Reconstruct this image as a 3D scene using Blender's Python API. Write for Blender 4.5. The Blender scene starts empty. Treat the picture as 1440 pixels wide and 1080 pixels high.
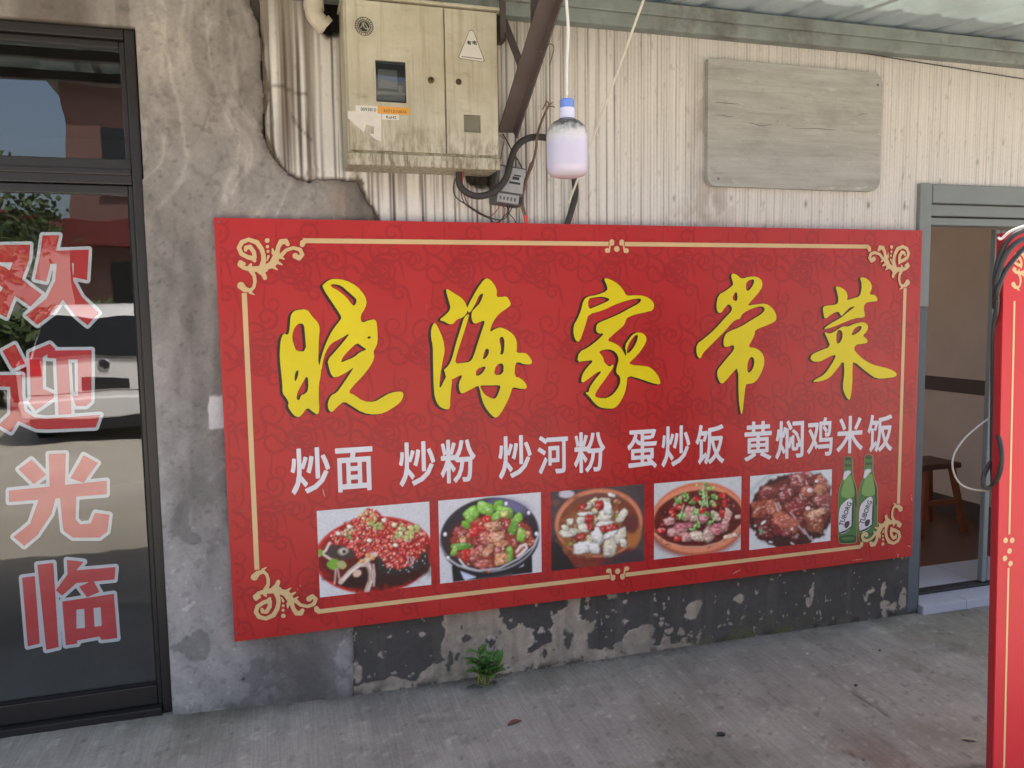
import bpy, bmesh, math, random
import numpy as np
from mathutils import Matrix, Vector
from mathutils.geometry import tessellate_polygon

SC = bpy.context.scene
COL = SC.collection
random.seed(7)
RNG = np.random.default_rng(11)

# ------------------------------------------------------------------ camera
# vanishing points of the shop wall (horizontal edges, vertical edges) in photo pixels
VH = np.array([4447., 381.]) - np.array([720., 540.])
VV = np.array([900., 12540.]) - np.array([720., 540.])
FPX = math.sqrt(-(VH @ VV))
_X = np.array([VH[0], VH[1], FPX]); _X /= np.linalg.norm(_X)
_Z = -np.array([VV[0], VV[1], FPX]); _Z /= np.linalg.norm(_Z)
_Y = np.cross(_Z, _X)
RW = np.stack([_X, _Y, _Z], 1).T          # camera axes -> world
CAM = np.array([0.0, -2.975, 1.46])
cam_d = bpy.data.cameras.new('camera'); cam = bpy.data.objects.new('camera', cam_d); COL.objects.link(cam)
_r = RW @ np.array([1, 0, 0]); _u = RW @ np.array([0, -1, 0]); _b = RW @ np.array([0, 0, -1])
cam.matrix_world = Matrix(((_r[0], _u[0], _b[0], CAM[0]), (_r[1], _u[1], _b[1], CAM[1]), (_r[2], _u[2], _b[2], CAM[2]), (0, 0, 0, 1)))
cam_d.sensor_width = 36; cam_d.lens = FPX / 1440 * 36; cam_d.clip_start = 0.05; cam_d.clip_end = 2000
SC.camera = cam

# ------------------------------------------------------------------ light
SUN_EL, SUN_AZ = math.radians(55), math.radians(50)   # azimuth measured from +Y (behind the shop) towards +X
world = bpy.data.worlds.new('World'); SC.world = world; world.use_nodes = True
wn = world.node_tree.nodes; wl = world.node_tree.links
sky = wn.new('ShaderNodeTexSky'); sky.sky_type = 'NISHITA'; sky.sun_disc = False
sky.sun_elevation = SUN_EL; sky.sun_rotation = SUN_AZ; sky.dust_density = 5.0; sky.air_density = 1.0; sky.ozone_density = 0.3
bg = wn['Background']; bg.inputs['Strength'].default_value = 0.15
wl.new(sky.outputs[0], bg.inputs['Color'])
sun_d = bpy.data.lights.new('sun', 'SUN'); sun_d.energy = 4.5; sun_d.angle = math.radians(0.6); sun_d.color = (1, 0.96, 0.90)
sun = bpy.data.objects.new('sun', sun_d); COL.objects.link(sun)
sdir = Vector((math.sin(SUN_AZ) * math.cos(SUN_EL), math.cos(SUN_AZ) * math.cos(SUN_EL), math.sin(SUN_EL)))
sun.rotation_euler = sdir.to_track_quat('Z', 'Y').to_euler(); sun.location = (6, 4, 12)
SC.view_settings.view_transform = 'Standard'; SC.view_settings.look = 'None'
SC.view_settings.gamma = 1; SC.view_settings.use_curve_mapping = False
SC.view_settings.exposure = 1.62

# ------------------------------------------------------------------ helpers
def at(px, py, y=None, z=None, x=None):
    d = RW @ np.array([px - 720., py - 540., FPX])
    if y is not None: t = (y - CAM[1]) / d[1]
    elif z is not None: t = (z - CAM[2]) / d[2]
    else: t = (x - CAM[0]) / d[0]
    return CAM + d * t

def at_many(P, y):
    P = np.asarray(P, float)
    d = np.stack([P[:, 0] - 720, P[:, 1] - 540, np.full(len(P), FPX)], 1) @ RW.T
    t = (y - CAM[1]) / d[:, 1]
    return CAM + d * t[:, None]

def lin(r, g, b, k=1.0):
    f = lambda c: (c / 255 / 12.92 if c / 255 <= 0.04045 else ((c / 255 + 0.055) / 1.055) ** 2.4) * k
    return np.array([f(r), f(g), f(b)])

def vnoise(x, y, seed):
    r = np.random.default_rng(seed).random((256, 256))
    xi = np.floor(x).astype(int); yi = np.floor(y).astype(int)
    fx = x - xi; fy = y - yi
    fx = fx * fx * (3 - 2 * fx); fy = fy * fy * (3 - 2 * fy)
    a = r[xi % 256, yi % 256]; b = r[(xi + 1) % 256, yi % 256]
    c = r[xi % 256, (yi + 1) % 256]; d = r[(xi + 1) % 256, (yi + 1) % 256]
    return (a * (1 - fx) + b * fx) * (1 - fy) + (c * (1 - fx) + d * fx) * fy

def fbm(x, y, fx, fy=None, octs=4, seed=1):
    fy = fx if fy is None else fy
    s = 0; a = 0.5; t = 0
    for o in range(octs):
        s = s + a * (vnoise(x * fx * 2 ** o + 17.3 * o, y * fy * 2 ** o + 5.7 * o, seed + o) * 2 - 1)
        t += a; a *= 0.5
    return s / t

def sstep(a, b, x):
    t = np.clip((x - a) / (b - a), 0, 1); return t * t * (3 - 2 * t)

# ---- materials
def new_mat(name):
    m = bpy.data.materials.new(name); m.use_nodes = True
    return m, m.node_tree.nodes, m.node_tree.links, m.node_tree.nodes['Principled BSDF']

def pmat(name, color, rough=0.6, metal=0.0, var=0.12, scale=9.0, bump=0.0, bscale=120.0, spec=0.4, attr=False, streak=0.0,
         translucent=0.0, grime=None, gscale=3.0, gthr=0.58, coat=0.0, broom=0.0):
    m, N, L, P = new_mat(name)
    tc = N.new('ShaderNodeTexCoord')
    if attr:
        src = N.new('ShaderNodeAttribute'); src.attribute_name = 'Col'; base = src.outputs['Color']
    else:
        src = N.new('ShaderNodeRGB'); src.outputs[0].default_value = (*color, 1); base = src.outputs[0]
    n1 = N.new('ShaderNodeTexNoise'); n1.inputs['Scale'].default_value = scale; n1.inputs['Detail'].default_value = 6
    n1.inputs['Roughness'].default_value = 0.65
    L.new(tc.outputs['Object'], n1.inputs['Vector'])
    mr = N.new('ShaderNodeMapRange'); mr.inputs['From Min'].default_value = 0.25; mr.inputs['From Max'].default_value = 0.75
    mr.inputs['To Min'].default_value = 1 - var; mr.inputs['To Max'].default_value = 1 + var
    L.new(n1.outputs['Fac'], mr.inputs['Value'])
    mul = N.new('ShaderNodeVectorMath'); mul.operation = 'SCALE'
    L.new(base, mul.inputs[0]); L.new(mr.outputs[0], mul.inputs['Scale'])
    out = mul.outputs[0]
    if streak > 0:
        mp = N.new('ShaderNodeMapping'); mp.inputs['Scale'].default_value = (30, 30, 1.2)
        L.new(tc.outputs['Object'], mp.inputs['Vector'])
        n2 = N.new('ShaderNodeTexNoise'); n2.inputs['Scale'].default_value = 1.0; n2.inputs['Detail'].default_value = 4
        L.new(mp.outputs[0], n2.inputs['Vector'])
        m2 = N.new('ShaderNodeMapRange'); m2.inputs['From Min'].default_value = 0.35; m2.inputs['From Max'].default_value = 0.65
        m2.inputs['To Min'].default_value = 1 - streak; m2.inputs['To Max'].default_value = 1 + streak * 0.4
        L.new(n2.outputs['Fac'], m2.inputs['Value'])
        mu2 = N.new('ShaderNodeVectorMath'); mu2.operation = 'SCALE'
        L.new(out, mu2.inputs[0]); L.new(m2.outputs[0], mu2.inputs['Scale']); out = mu2.outputs[0]
    if broom > 0:
        mp = N.new('ShaderNodeMapping'); mp.inputs['Rotation'].default_value = (0, 0, math.radians(7)); mp.inputs['Scale'].default_value = (140, 5, 1)
        L.new(tc.outputs['Object'], mp.inputs['Vector'])
        n2 = N.new('ShaderNodeTexNoise'); n2.inputs['Scale'].default_value = 1.0; n2.inputs['Detail'].default_value = 3
        L.new(mp.outputs[0], n2.inputs['Vector'])
        m2 = N.new('ShaderNodeMapRange'); m2.inputs['From Min'].default_value = 0.32; m2.inputs['From Max'].default_value = 0.68
        m2.inputs['To Min'].default_value = 1 - broom; m2.inputs['To Max'].default_value = 1 + broom
        L.new(n2.outputs['Fac'], m2.inputs['Value'])
        mu2 = N.new('ShaderNodeVectorMath'); mu2.operation = 'SCALE'
        L.new(out, mu2.inputs[0]); L.new(m2.outputs[0], mu2.inputs['Scale']); out = mu2.outputs[0]
    if grime is not None:
        n3 = N.new('ShaderNodeTexNoise'); n3.inputs['Scale'].default_value = gscale; n3.inputs['Detail'].default_value = 8
        n3.inputs['Roughness'].default_value = 0.7
        L.new(tc.outputs['Object'], n3.inputs['Vector'])
        m3 = N.new('ShaderNodeMapRange'); m3.inputs['From Min'].default_value = gthr - 0.06; m3.inputs['From Max'].default_value = gthr + 0.12
        L.new(n3.outputs['Fac'], m3.inputs['Value'])
        mx = N.new('ShaderNodeMix'); mx.data_type = 'RGBA'
        L.new(m3.outputs[0], mx.inputs[0]); L.new(out, mx.inputs[6]); mx.inputs[7].default_value = (*grime, 1); out = mx.outputs[2]
    L.new(out, P.inputs['Base Color'])
    rr = N.new('ShaderNodeMapRange'); rr.inputs['To Min'].default_value = max(0.02, rough - 0.1); rr.inputs['To Max'].default_value = min(1, rough + 0.1)
    L.new(n1.outputs['Fac'], rr.inputs['Value']); L.new(rr.outputs[0], P.inputs['Roughness'])
    P.inputs['Metallic'].default_value = metal
    P.inputs['Specular IOR Level'].default_value = spec
    P.inputs['Coat Weight'].default_value = coat
    if bump > 0:
        nb = N.new('ShaderNodeTexNoise'); nb.inputs['Scale'].default_value = bscale; nb.inputs['Detail'].default_value = 5
        L.new(tc.outputs['Object'], nb.inputs['Vector'])
        bp = N.new('ShaderNodeBump'); bp.inputs['Strength'].default_value = 1.0; bp.inputs['Distance'].default_value = bump
        L.new(nb.outputs['Fac'], bp.inputs['Height']); L.new(bp.outputs[0], P.inputs['Normal'])
    if translucent > 0:
        tr = N.new('ShaderNodeBsdfTranslucent'); L.new(out, tr.inputs['Color'])
        ms = N.new('ShaderNodeMixShader'); ms.inputs[0].default_value = translucent
        L.new(P.outputs[0], ms.inputs[1]); L.new(tr.outputs[0], ms.inputs[2])
        L.new(ms.outputs[0], N['Material Output'].inputs['Surface'])
    return m

def glass_mat(name, refl, tint):
    m, N, L, P = new_mat(name); N.remove(P)
    lw = N.new('ShaderNodeLayerWeight'); pw = N.new('ShaderNodeMath'); pw.operation = 'POWER'; pw.inputs[1].default_value = 5
    L.new(lw.outputs['Facing'], pw.inputs[0])
    mr = N.new('ShaderNodeMapRange'); mr.inputs['To Min'].default_value = refl; mr.inputs['To Max'].default_value = 1
    L.new(pw.outputs[0], mr.inputs['Value'])
    g = N.new('ShaderNodeNewGeometry'); sb = N.new('ShaderNodeMath'); sb.operation = 'SUBTRACT'; sb.inputs[0].default_value = 1
    L.new(g.outputs['Backfacing'], sb.inputs[1])
    mu = N.new('ShaderNodeMath'); mu.operation = 'MULTIPLY'; L.new(mr.outputs[0], mu.inputs[0]); L.new(sb.outputs[0], mu.inputs[1])
    t = N.new('ShaderNodeBsdfTransparent'); t.inputs['Color'].default_value = (*tint, 1)
    gl = N.new('ShaderNodeBsdfGlossy'); gl.inputs['Roughness'].default_value = 0.0
    # gentle waviness of cheap float glass
    tc = N.new('ShaderNodeTexCoord'); nz = N.new('ShaderNodeTexNoise'); nz.inputs['Scale'].default_value = 2.5
    L.new(tc.outputs['Object'], nz.inputs['Vector'])
    bp = N.new('ShaderNodeBump'); bp.inputs['Strength'].default_value = 1; bp.inputs['Distance'].default_value = 0.0012
    L.new(nz.outputs['Fac'], bp.inputs['Height']); L.new(bp.outputs[0], gl.inputs['Normal'])
    ms = N.new('ShaderNodeMixShader'); L.new(mu.outputs[0], ms.inputs[0]); L.new(t.outputs[0], ms.inputs[1]); L.new(gl.outputs[0], ms.inputs[2])
    L.new(ms.outputs[0], N['Material Output'].inputs['Surface'])
    return m

# ---- objects
def link_mesh(name, me, mat, parent):
    o = bpy.data.objects.new(name, me); COL.objects.link(o)
    if mat is not None: me.materials.append(mat)
    if parent is not None: o.parent = parent
    return o

def root_of(o):
    while o.parent is not None: o = o.parent
    return o

def thing(name, label, cat, loc=(0, 0, 0), group=None):
    o = bpy.data.objects.new(name, None); COL.objects.link(o); o.location = loc; o.empty_display_size = 0.05
    o['label'] = label; o['category'] = cat
    if group: o['group'] = group
    return o

def tag(o, label, cat, group=None, kind=None):
    if label: o['label'] = label
    if cat: o['category'] = cat
    if group: o['group'] = group
    if kind: o['kind'] = kind
    return o

class MB:
    def __init__(s): s.v = []; s.f = []; s.smooth = False
    def add(s, vs, fs):
        b = len(s.v); s.v += [tuple(float(c) for c in v) for v in vs]; s.f += [tuple(i + b for i in f) for f in fs]; return s
    def box(s, x0, x1, y0, y1, z0, z1, bev=0.0, seg=1, M=None):
        bm = bmesh.new(); bmesh.ops.create_cube(bm, size=1)
        for v in bm.verts: v.co = Vector(((x0 + x1) / 2 + v.co.x * (x1 - x0), (y0 + y1) / 2 + v.co.y * (y1 - y0), (z0 + z1) / 2 + v.co.z * (z1 - z0)))
        if bev > 0: bmesh.ops.bevel(bm, geom=bm.edges[:], offset=bev, segments=seg, affect='EDGES', profile=0.7)
        if M is not None: bm.transform(M)
        bm.verts.index_update()
        s.add([v.co for v in bm.verts], [[v.index for v in f.verts] for f in bm.faces]); bm.free(); return s
    def beam(s, a, b, w, h, up=(0, 0, 1), bev=0.0):
        a = Vector(a); b = Vector(b); d = b - a; L = d.length; d.normalize()
        u = Vector(up); sx = d.cross(u).normalized(); u = sx.cross(d)
        M = Matrix((( sx.x, d.x, u.x, (a.x + b.x) / 2), (sx.y, d.y, u.y, (a.y + b.y) / 2), (sx.z, d.z, u.z, (a.z + b.z) / 2), (0, 0, 0, 1)))
        return s.box(-w / 2, w / 2, -L / 2, L / 2, -h / 2, h / 2, bev, M=M)
    def tube(s, pts, r, n=8, sub=4, closed_caps=True):
        P = [Vector(p) for p in pts]; R = list(r) if hasattr(r, '__len__') else [r] * len(P)
        if sub > 1 and len(P) > 2:
            Q = []; QR = []
            for i in range(len(P) - 1):
                p0 = P[max(i - 1, 0)]; p1 = P[i]; p2 = P[i + 1]; p3 = P[min(i + 2, len(P) - 1)]
                for k in range(sub):
                    t = k / sub
                    Q.append(0.5 * ((2 * p1) + (p2 - p0) * t + (2 * p0 - 5 * p1 + 4 * p2 - p3) * t * t + (3 * p1 - p0 - 3 * p2 + p3) * t ** 3))
                    QR.append(R[i] * (1 - t) + R[i + 1] * t)
            Q.append(P[-1]); QR.append(R[-1]); P, R = Q, QR
        T = [(P[min(i + 1, len(P) - 1)] - P[max(i - 1, 0)]).normalized() for i in range(len(P))]
        nrm = T[0].orthogonal().normalized(); vs = []
        for i in range(len(P)):
            if i: nrm = (nrm - T[i] * nrm.dot(T[i])).normalized()
            bn = T[i].cross(nrm)
            for k in range(n):
                a = 2 * math.pi * k / n; vs.append(P[i] + (nrm * math.cos(a) + bn * math.sin(a)) * R[i])
        fs = [(i * n + k, i * n + (k + 1) % n, (i + 1) * n + (k + 1) % n, (i + 1) * n + k) for i in range(len(P) - 1) for k in range(n)]
        if closed_caps: fs += [tuple(range(n - 1, -1, -1)), tuple((len(P) - 1) * n + k for k in range(n))]
        s.smooth = True
        return s.add(vs, fs)
    def lathe(s, prof, c, n=24, axis='Z'):
        vs = []; fs = []
        for (r, h) in prof:
            for k in range(n):
                a = 2 * math.pi * k / n
                p = (r * math.cos(a), r * math.sin(a), h) if axis == 'Z' else ((r * math.cos(a), h, r * math.sin(a)) if axis == 'Y' else (h, r * math.cos(a), r * math.sin(a)))
                vs.append((c[0] + p[0], c[1] + p[1], c[2] + p[2]))
        m = len(prof)
        for i in range(m - 1):
            for k in range(n): fs.append((i * n + k, i * n + (k + 1) % n, (i + 1) * n + (k + 1) % n, (i + 1) * n + k))
        fs.append(tuple(range(n - 1, -1, -1))); fs.append(tuple((m - 1) * n + k for k in range(n)))
        s.smooth = True
        return s.add(vs, fs)
    def prism(s, pts2, y0, y1):            # outline in (x, z), extruded along y
        n = len(pts2)
        tri = tessellate_polygon([[Vector((p[0], p[1], 0)) for p in pts2]])
        vs = [(p[0], y0, p[1]) for p in pts2] + [(p[0], y1, p[1]) for p in pts2]
        fs = [tuple(t) for t in tri] + [tuple(i + n for i in reversed(t)) for t in tri]
        fs += [(i, (i + 1) % n, (i + 1) % n + n, i + n) for i in range(n)]
        return s.add(vs, fs)
    def build(s, name, mat, parent=None, smooth=None, world=True):
        off = Vector((0, 0, 0))
        if parent is not None: off = root_of(parent).location
        me = bpy.data.meshes.new(name)
        me.from_pydata([(v[0] - off[0], v[1] - off[1], v[2] - off[2]) for v in s.v], [], s.f)
        bm = bmesh.new(); bm.from_mesh(me); bmesh.ops.recalc_face_normals(bm, faces=bm.faces); bm.to_mesh(me); bm.free()
        sm = s.smooth if smooth is None else smooth
        if sm:
            me.polygons.foreach_set('use_smooth', [True] * len(me.polygons))
            me.set_sharp_from_angle(angle=math.radians(40))
        me.update()
        return link_mesh(name, me, mat, parent)

def np_mesh(name, verts, quads, mat, parent=None, col=None, smooth=True, tris=None):
    off = np.array(root_of(parent).location) if parent is not None else np.zeros(3)
    V = (np.asarray(verts, float) - off).astype(np.float32)
    me = bpy.data.meshes.new(name); me.vertices.add(len(V)); me.vertices.foreach_set('co', V.ravel())
    Q = np.asarray(quads, np.int32); me.loops.add(Q.size); me.loops.foreach_set('vertex_index', Q.ravel())
    me.polygons.add(len(Q)); me.polygons.foreach_set('loop_start', np.arange(len(Q), dtype=np.int32) * 4)
    me.polygons.foreach_set('loop_total', np.full(len(Q), 4, np.int32))
    if smooth: me.polygons.foreach_set('use_smooth', np.ones(len(Q), bool))
    if col is not None:
        ca = me.color_attributes.new('Col', 'FLOAT_COLOR', 'POINT')
        ca.data.foreach_set('color', np.concatenate([np.clip(col, 0, 1), np.ones((len(V), 1))], 1).astype(np.float32).ravel())
    me.update(calc_edges=True); me.validate()
    return link_mesh(name, me, mat, parent)

def grid_quads(nu, nv, keep=None):
    i, j = np.meshgrid(np.arange(nu - 1), np.arange(nv - 1), indexing='ij')
    a = (i * nv + j).ravel()
    q = np.stack([a, a + nv, a + nv + 1, a + 1], 1)
    return q if keep is None else q[keep.ravel()]

def compact(V, Q, col=None):
    used = np.unique(Q); mp = np.full(len(V), -1, np.int32); mp[used] = np.arange(len(used))
    return V[used], mp[Q], (None if col is None else col[used])

# ---- outline tools: signed distance of traced outlines, meshed with marching squares
def chaikin(P, it=1):
    P = np.asarray(P, float)
    for _ in range(it):
        Q = np.roll(P, -1, 0); P = np.stack([P * 0.75 + Q * 0.25, P * 0.25 + Q * 0.75], 1).reshape(-1, 2)
    return P

def sd_poly(P, X, Y):
    d = np.full(X.shape, 1e18); ins = np.zeros(X.shape, bool); n = len(P)
    for i in range(n):
        ax, ay = P[i]; bx, by = P[(i + 1) % n]
        ex, ey = bx - ax, by - ay; L = ex * ex + ey * ey + 1e-12
        t = np.clip(((X - ax) * ex + (Y - ay) * ey) / L, 0, 1)
        d = np.minimum(d, (X - ax - t * ex) ** 2 + (Y - ay - t * ey) ** 2)
        if ay != by:
            c = ((ay > Y) != (by > Y)) & (X < (bx - ax) * (Y - ay) / (by - ay) + ax); ins ^= c
    d = np.sqrt(d); return np.where(ins, -d, d)

def sd_stroke(S, X, Y):
    d = np.full(X.shape, 1e9)
    for (ax, ay, ra), (bx, by, rb) in zip(S[:-1], S[1:]):
        ex, ey = bx - ax, by - ay; L = ex * ex + ey * ey + 1e-12
        t = np.clip(((X - ax) * ex + (Y - ay) * ey) / L, 0, 1)
        d = np.minimum(d, np.hypot(X - ax - t * ex, Y - ay - t * ey) - (ra + (rb - ra) * t))
    return d

def iso_faces(D, xs, ys):
    """faces where D < 0 on the lattice xs, ys; returns verts (N,2) and faces"""
    vs = []; fs = []
    I = D < 0
    c = I[:-1, :-1].astype(int) + I[1:, :-1] + I[1:, 1:] + I[:-1, 1:]
    ny = len(ys)
    for i in range(len(xs) - 1):
        row = c[i]; nz = np.nonzero(row)[0]
        if len(nz) == 0: continue
        k = 0
        while k < len(nz):
            j = nz[k]
            if row[j] == 4:
                j2 = j
                while k + 1 < len(nz) and nz[k + 1] == j2 + 1 and row[j2 + 1] == 4: k += 1; j2 += 1
                b = len(vs); vs += [(xs[i], ys[j]), (xs[i + 1], ys[j]), (xs[i + 1], ys[j2 + 1]), (xs[i], ys[j2 + 1])]; fs.append((b, b + 1, b + 2, b + 3))
            else:
                cs = [(i, j), (i + 1, j), (i + 1, j + 1), (i, j + 1)]; poly = []
                for q in range(4):
                    (a0, b0), (a1, b1) = cs[q], cs[(q + 1) % 4]
                    d0, d1 = D[a0, b0], D[a1, b1]
                    if d0 < 0: poly.append((xs[a0], ys[b0]))
                    if (d0 < 0) != (d1 < 0):
                        t = d0 / (d0 - d1); poly.append((xs[a0] + (xs[a1] - xs[a0]) * t, ys[b0] + (ys[b1] - ys[b0]) * t))
                if len(poly) >= 3:
                    b = len(vs); vs += poly; fs.append(tuple(range(b, b + len(poly))))
            k += 1
    return np.array(vs), fs

def sdf_mesh(name, D, xs, ys, tomap, mat, parent, flip=False):
    v, f = iso_faces(D, xs, ys)
    W = tomap(v); off = np.array(root_of(parent).location)
    me = bpy.data.meshes.new(name); me.from_pydata((W - off).tolist(), [], f)
    # faces must look towards the street (-Y)
    me.update()
    if len(me.polygons) and np.mean([p.normal.y for p in me.polygons]) > 0: me.flip_normals()
    return link_mesh(name, me, mat, parent)

def lattice(x0, x1, y0, y1, res):
    xs = np.arange(x0, x1 + res, res); ys = np.arange(y0, y1 + res, res)
    X, Y = np.meshgrid(xs, ys, indexing='ij'); return xs, ys, X, Y

_glyphs = {}
def glyph(ch, offset):
    """outline of a character from the built-in font, thickened by offset (in em), meshed by signed distance"""
    k = (ch, offset)
    if k not in _glyphs:
        c = bpy.data.curves.new('glyph', 'FONT'); c.body = ch; c.resolution_u = 3
        o = bpy.data.objects.new('glyph', c); COL.objects.link(o)
        dg = bpy.context.evaluated_depsgraph_get(); dg.update()
        me = bpy.data.meshes.new_from_object(o.evaluated_get(dg))
        bm = bmesh.new(); bm.from_mesh(me); bmesh.ops.remove_doubles(bm, verts=bm.verts, dist=1e-5)
        seg = [(e.verts[0].co.x, e.verts[0].co.y, e.verts[1].co.x, e.verts[1].co.y) for e in bm.edges if len(e.link_faces) == 1]
        bm.free(); bpy.data.objects.remove(o); bpy.data.curves.remove(c); bpy.data.meshes.remove(me)
        S = np.array(seg); lo_ = np.minimum(S[:, :2].min(0), S[:, 2:].min(0)) - 0.06; hi_ = np.maximum(S[:, :2].max(0), S[:, 2:].max(0)) + 0.06
        xs, ys, X, Y = lattice(lo_[0], hi_[0], lo_[1], hi_[1], 0.0125 if len(ch) == 1 else 0.02)
        d = np.full(X.shape, 1e9); ins = np.zeros(X.shape, bool)
        for ax, ay, bx, by in seg:
            ex, ey = bx - ax, by - ay; L = ex * ex + ey * ey + 1e-12
            t = np.clip(((X - ax) * ex + (Y - ay) * ey) / L, 0, 1)
            d = np.minimum(d, (X - ax - t * ex) ** 2 + (Y - ay - t * ey) ** 2)
            if ay != by: ins ^= ((ay > Y) != (by > Y)) & (X < (bx - ax) * (Y - ay) / (by - ay) + ax)
        d = np.sqrt(d); D = np.where(ins, -d, d) - offset
        V, F = iso_faces(D, xs, ys); V = (V - V.min(0)) / np.maximum(V.max(0) - V.min(0), 1e-6)
        _glyphs[k] = (V, F)
    return _glyphs[k]

def text_mesh(name, ch, offset, x0, x1, z0, z1, y, mat, parent, rot=0.0):
    V, F = glyph(ch, offset)
    P = V.copy(); cx, cz = (x0 + x1) / 2, (z0 + z1) / 2
    lx = (P[:, 0] - 0.5) * (x1 - x0); lz = (P[:, 1] - 0.5) * (z1 - z0)
    X = cx + lx * math.cos(rot) - lz * math.sin(rot); Z = cz + lx * math.sin(rot) + lz * math.cos(rot)
    off = root_of(parent).location
    me = bpy.data.meshes.new(name); me.from_pydata([(a - off[0], y - off[1], b - off[2]) for a, b in zip(X, Z)], [], F); me.update()
    if len(me.polygons) and np.mean([p.normal.y for p in me.polygons]) > 0: me.flip_normals()
    return link_mesh(name, me, mat, parent)

# ------------------------------------------------------------------ ground
def ground_z(x, y):
    return 0.034 * np.clip((0.27 - x) / 0.66, 0, 1.0) - 0.012 * sstep(0, 2.9, x)

def axis(parts):
    out = []
    for a, b, s in parts: out += list(np.arange(a, b, s))
    out.append(parts[-1][1]); return np.array(out)

gx = axis([(-400, -40, 60), (-40, -6, 3), (-6, -1.4, 0.25), (-1.4, 4.2, 0.014), (4.2, 8, 0.25), (8, 40, 4), (40, 400, 60)])
gy = axis([(-400, -40, 60), (-40, -8, 3), (-8, -2.2, 0.25), (-2.2, 0.25, 0.014), (0.25, 6, 0.5), (6, 400, 60)])
GX, GY = np.meshgrid(gx, gy, indexing='ij')
near = (sstep(-1.4, -1.2, GX) * (1 - sstep(4.0, 4.2, GX)) * sstep(-2.2, -2.0, GY))
ang = math.radians(84)
bu = GX * math.cos(ang) + GY * math.sin(ang); bv = -GX * math.sin(ang) + GY * math.cos(ang)
hz = 0.004 * fbm(GX, GY, 1.1, octs=3, seed=3) + near * (0.0020 * fbm(bv, bu, 55, 1.6, 3, 5) + 0.0016 * fbm(GX, GY, 14, octs=4, seed=9))
GZ = ground_z(GX, GY) + hz
tone = 1 + 0.26 * fbm(GX, GY, 1.1, octs=6, seed=21) + near * (0.14 * fbm(bv, bu, 32, 1.1, 4, 8) + 0.16 * fbm(GX, GY, 7, octs=5, seed=12))
base = lin(164, 157, 144, 1.0)
gc = base[None, None] * tone[..., None]
moss = sstep(0.02, 0.5, fbm(GX, GY, 2.2, octs=4, seed=31) + 0.55 * np.exp(-((GX - 2.7) / 0.75) ** 2) * np.exp(-((GY + 0.35) / 0.3) ** 2) - 0.15)[..., None]
gc = gc * (1 - 0.45 * moss) + 0.45 * moss * (lin(112, 108, 86) * tone[..., None])
pale = sstep(0.25, 0.6, fbm(GX, GY, 5, 9, 4, 41))[..., None]
gc = gc * (1 + 0.16 * pale)
spk = sstep(0.5, 0.68, fbm(GX, GY, 36, octs=2, seed=43))[..., None] * near[..., None]; gc = gc * (1 - 0.3 * spk)
spk = sstep(0.52, 0.68, fbm(GX, GY, 33, octs=2, seed=45))[..., None] * near[..., None]; gc = gc * (1 + 0.3 * spk)
oil = sstep(0.22, 0.34, fbm(GX, GY, 2.6, 3.6, 5, 47))[..., None] * near[..., None]; gc = gc * (1 - 0.17 * oil)
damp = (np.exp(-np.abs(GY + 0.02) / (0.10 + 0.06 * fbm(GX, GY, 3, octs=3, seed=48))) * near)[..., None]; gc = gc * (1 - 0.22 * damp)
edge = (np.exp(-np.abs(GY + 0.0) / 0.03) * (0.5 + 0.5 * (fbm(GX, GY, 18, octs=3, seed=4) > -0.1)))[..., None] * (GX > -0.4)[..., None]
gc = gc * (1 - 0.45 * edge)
redp = (np.exp(-((GX - 1.72) / 0.3) ** 2 - ((GY + 0.98) / 0.14) ** 2) * sstep(-0.1, 0.3, fbm(GX, GY, 6, octs=4, seed=77)))[..., None]
gc = gc * (1 - 0.6 * redp) + 0.6 * redp * lin(126, 96, 82)
def crack(pts, w):
    global gc, GZ
    P = np.array([at(a, b, z=0.0)[:2] for a, b in pts])
    d = sd_stroke([(p[0], p[1], 0.0) for p in P], GX, GY)
    k = np.clip(1 - d / w, 0, 1)
    gc = gc * (1 - 0.65 * k[..., None]); GZ = GZ - 0.004 * k
crack([(1198, 968), (1215, 982), (1232, 990), (1250, 1003)], 0.012)
crack([(1188, 1052), (1204, 1060), (1213, 1064)], 0.012)
crack([(1330, 1078), (1360, 1074), (1395, 1071)], 0.014)
far = sstep(-2.3, -3.2, GY)[..., None] * 0 + (GY < -3.4)[..., None] * 1.0
gc = gc * (1 - far) + far * lin(172, 166, 154) * tone[..., None]
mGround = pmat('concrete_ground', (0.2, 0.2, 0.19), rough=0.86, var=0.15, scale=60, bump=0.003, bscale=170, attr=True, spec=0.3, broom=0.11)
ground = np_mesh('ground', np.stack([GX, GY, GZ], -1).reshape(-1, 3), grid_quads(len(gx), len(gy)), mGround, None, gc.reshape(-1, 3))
ground['kind'] = 'structure'

# ------------------------------------------------------------------ shop wall
wall = thing('shop_wall', 'cream ribbed render wall with grey cement plaster at left and peeling dark base', 'wall', (1.2, 0.1, 0))
mCore = pmat('masonry', lin(150, 142, 132), rough=0.9, var=0.1)
RD0, RD1, RDT = 2.84, 4.0, 1.998            # right doorway
LD0, LD1, LDT = -1.75, -0.40, 2.42          # left doorway
m = MB()
m.box(LD1 + 0.0, RD0 + 0.0, 0.075, 0.20, -0.4, 3.05)
m.box(LD0, LD1, 0.075, 0.2, LDT + 0.02, 3.05); m.box(-6, LD0, 0.075, 0.2, -0.4, 3.05)
m.box(RD0, RD1, 0.075, 0.2, RDT, 3.05); m.box(RD1, 9, 0.075, 0.2, -0.4, 3.05)
m.build('masonry_core', mCore, wall)

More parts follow.
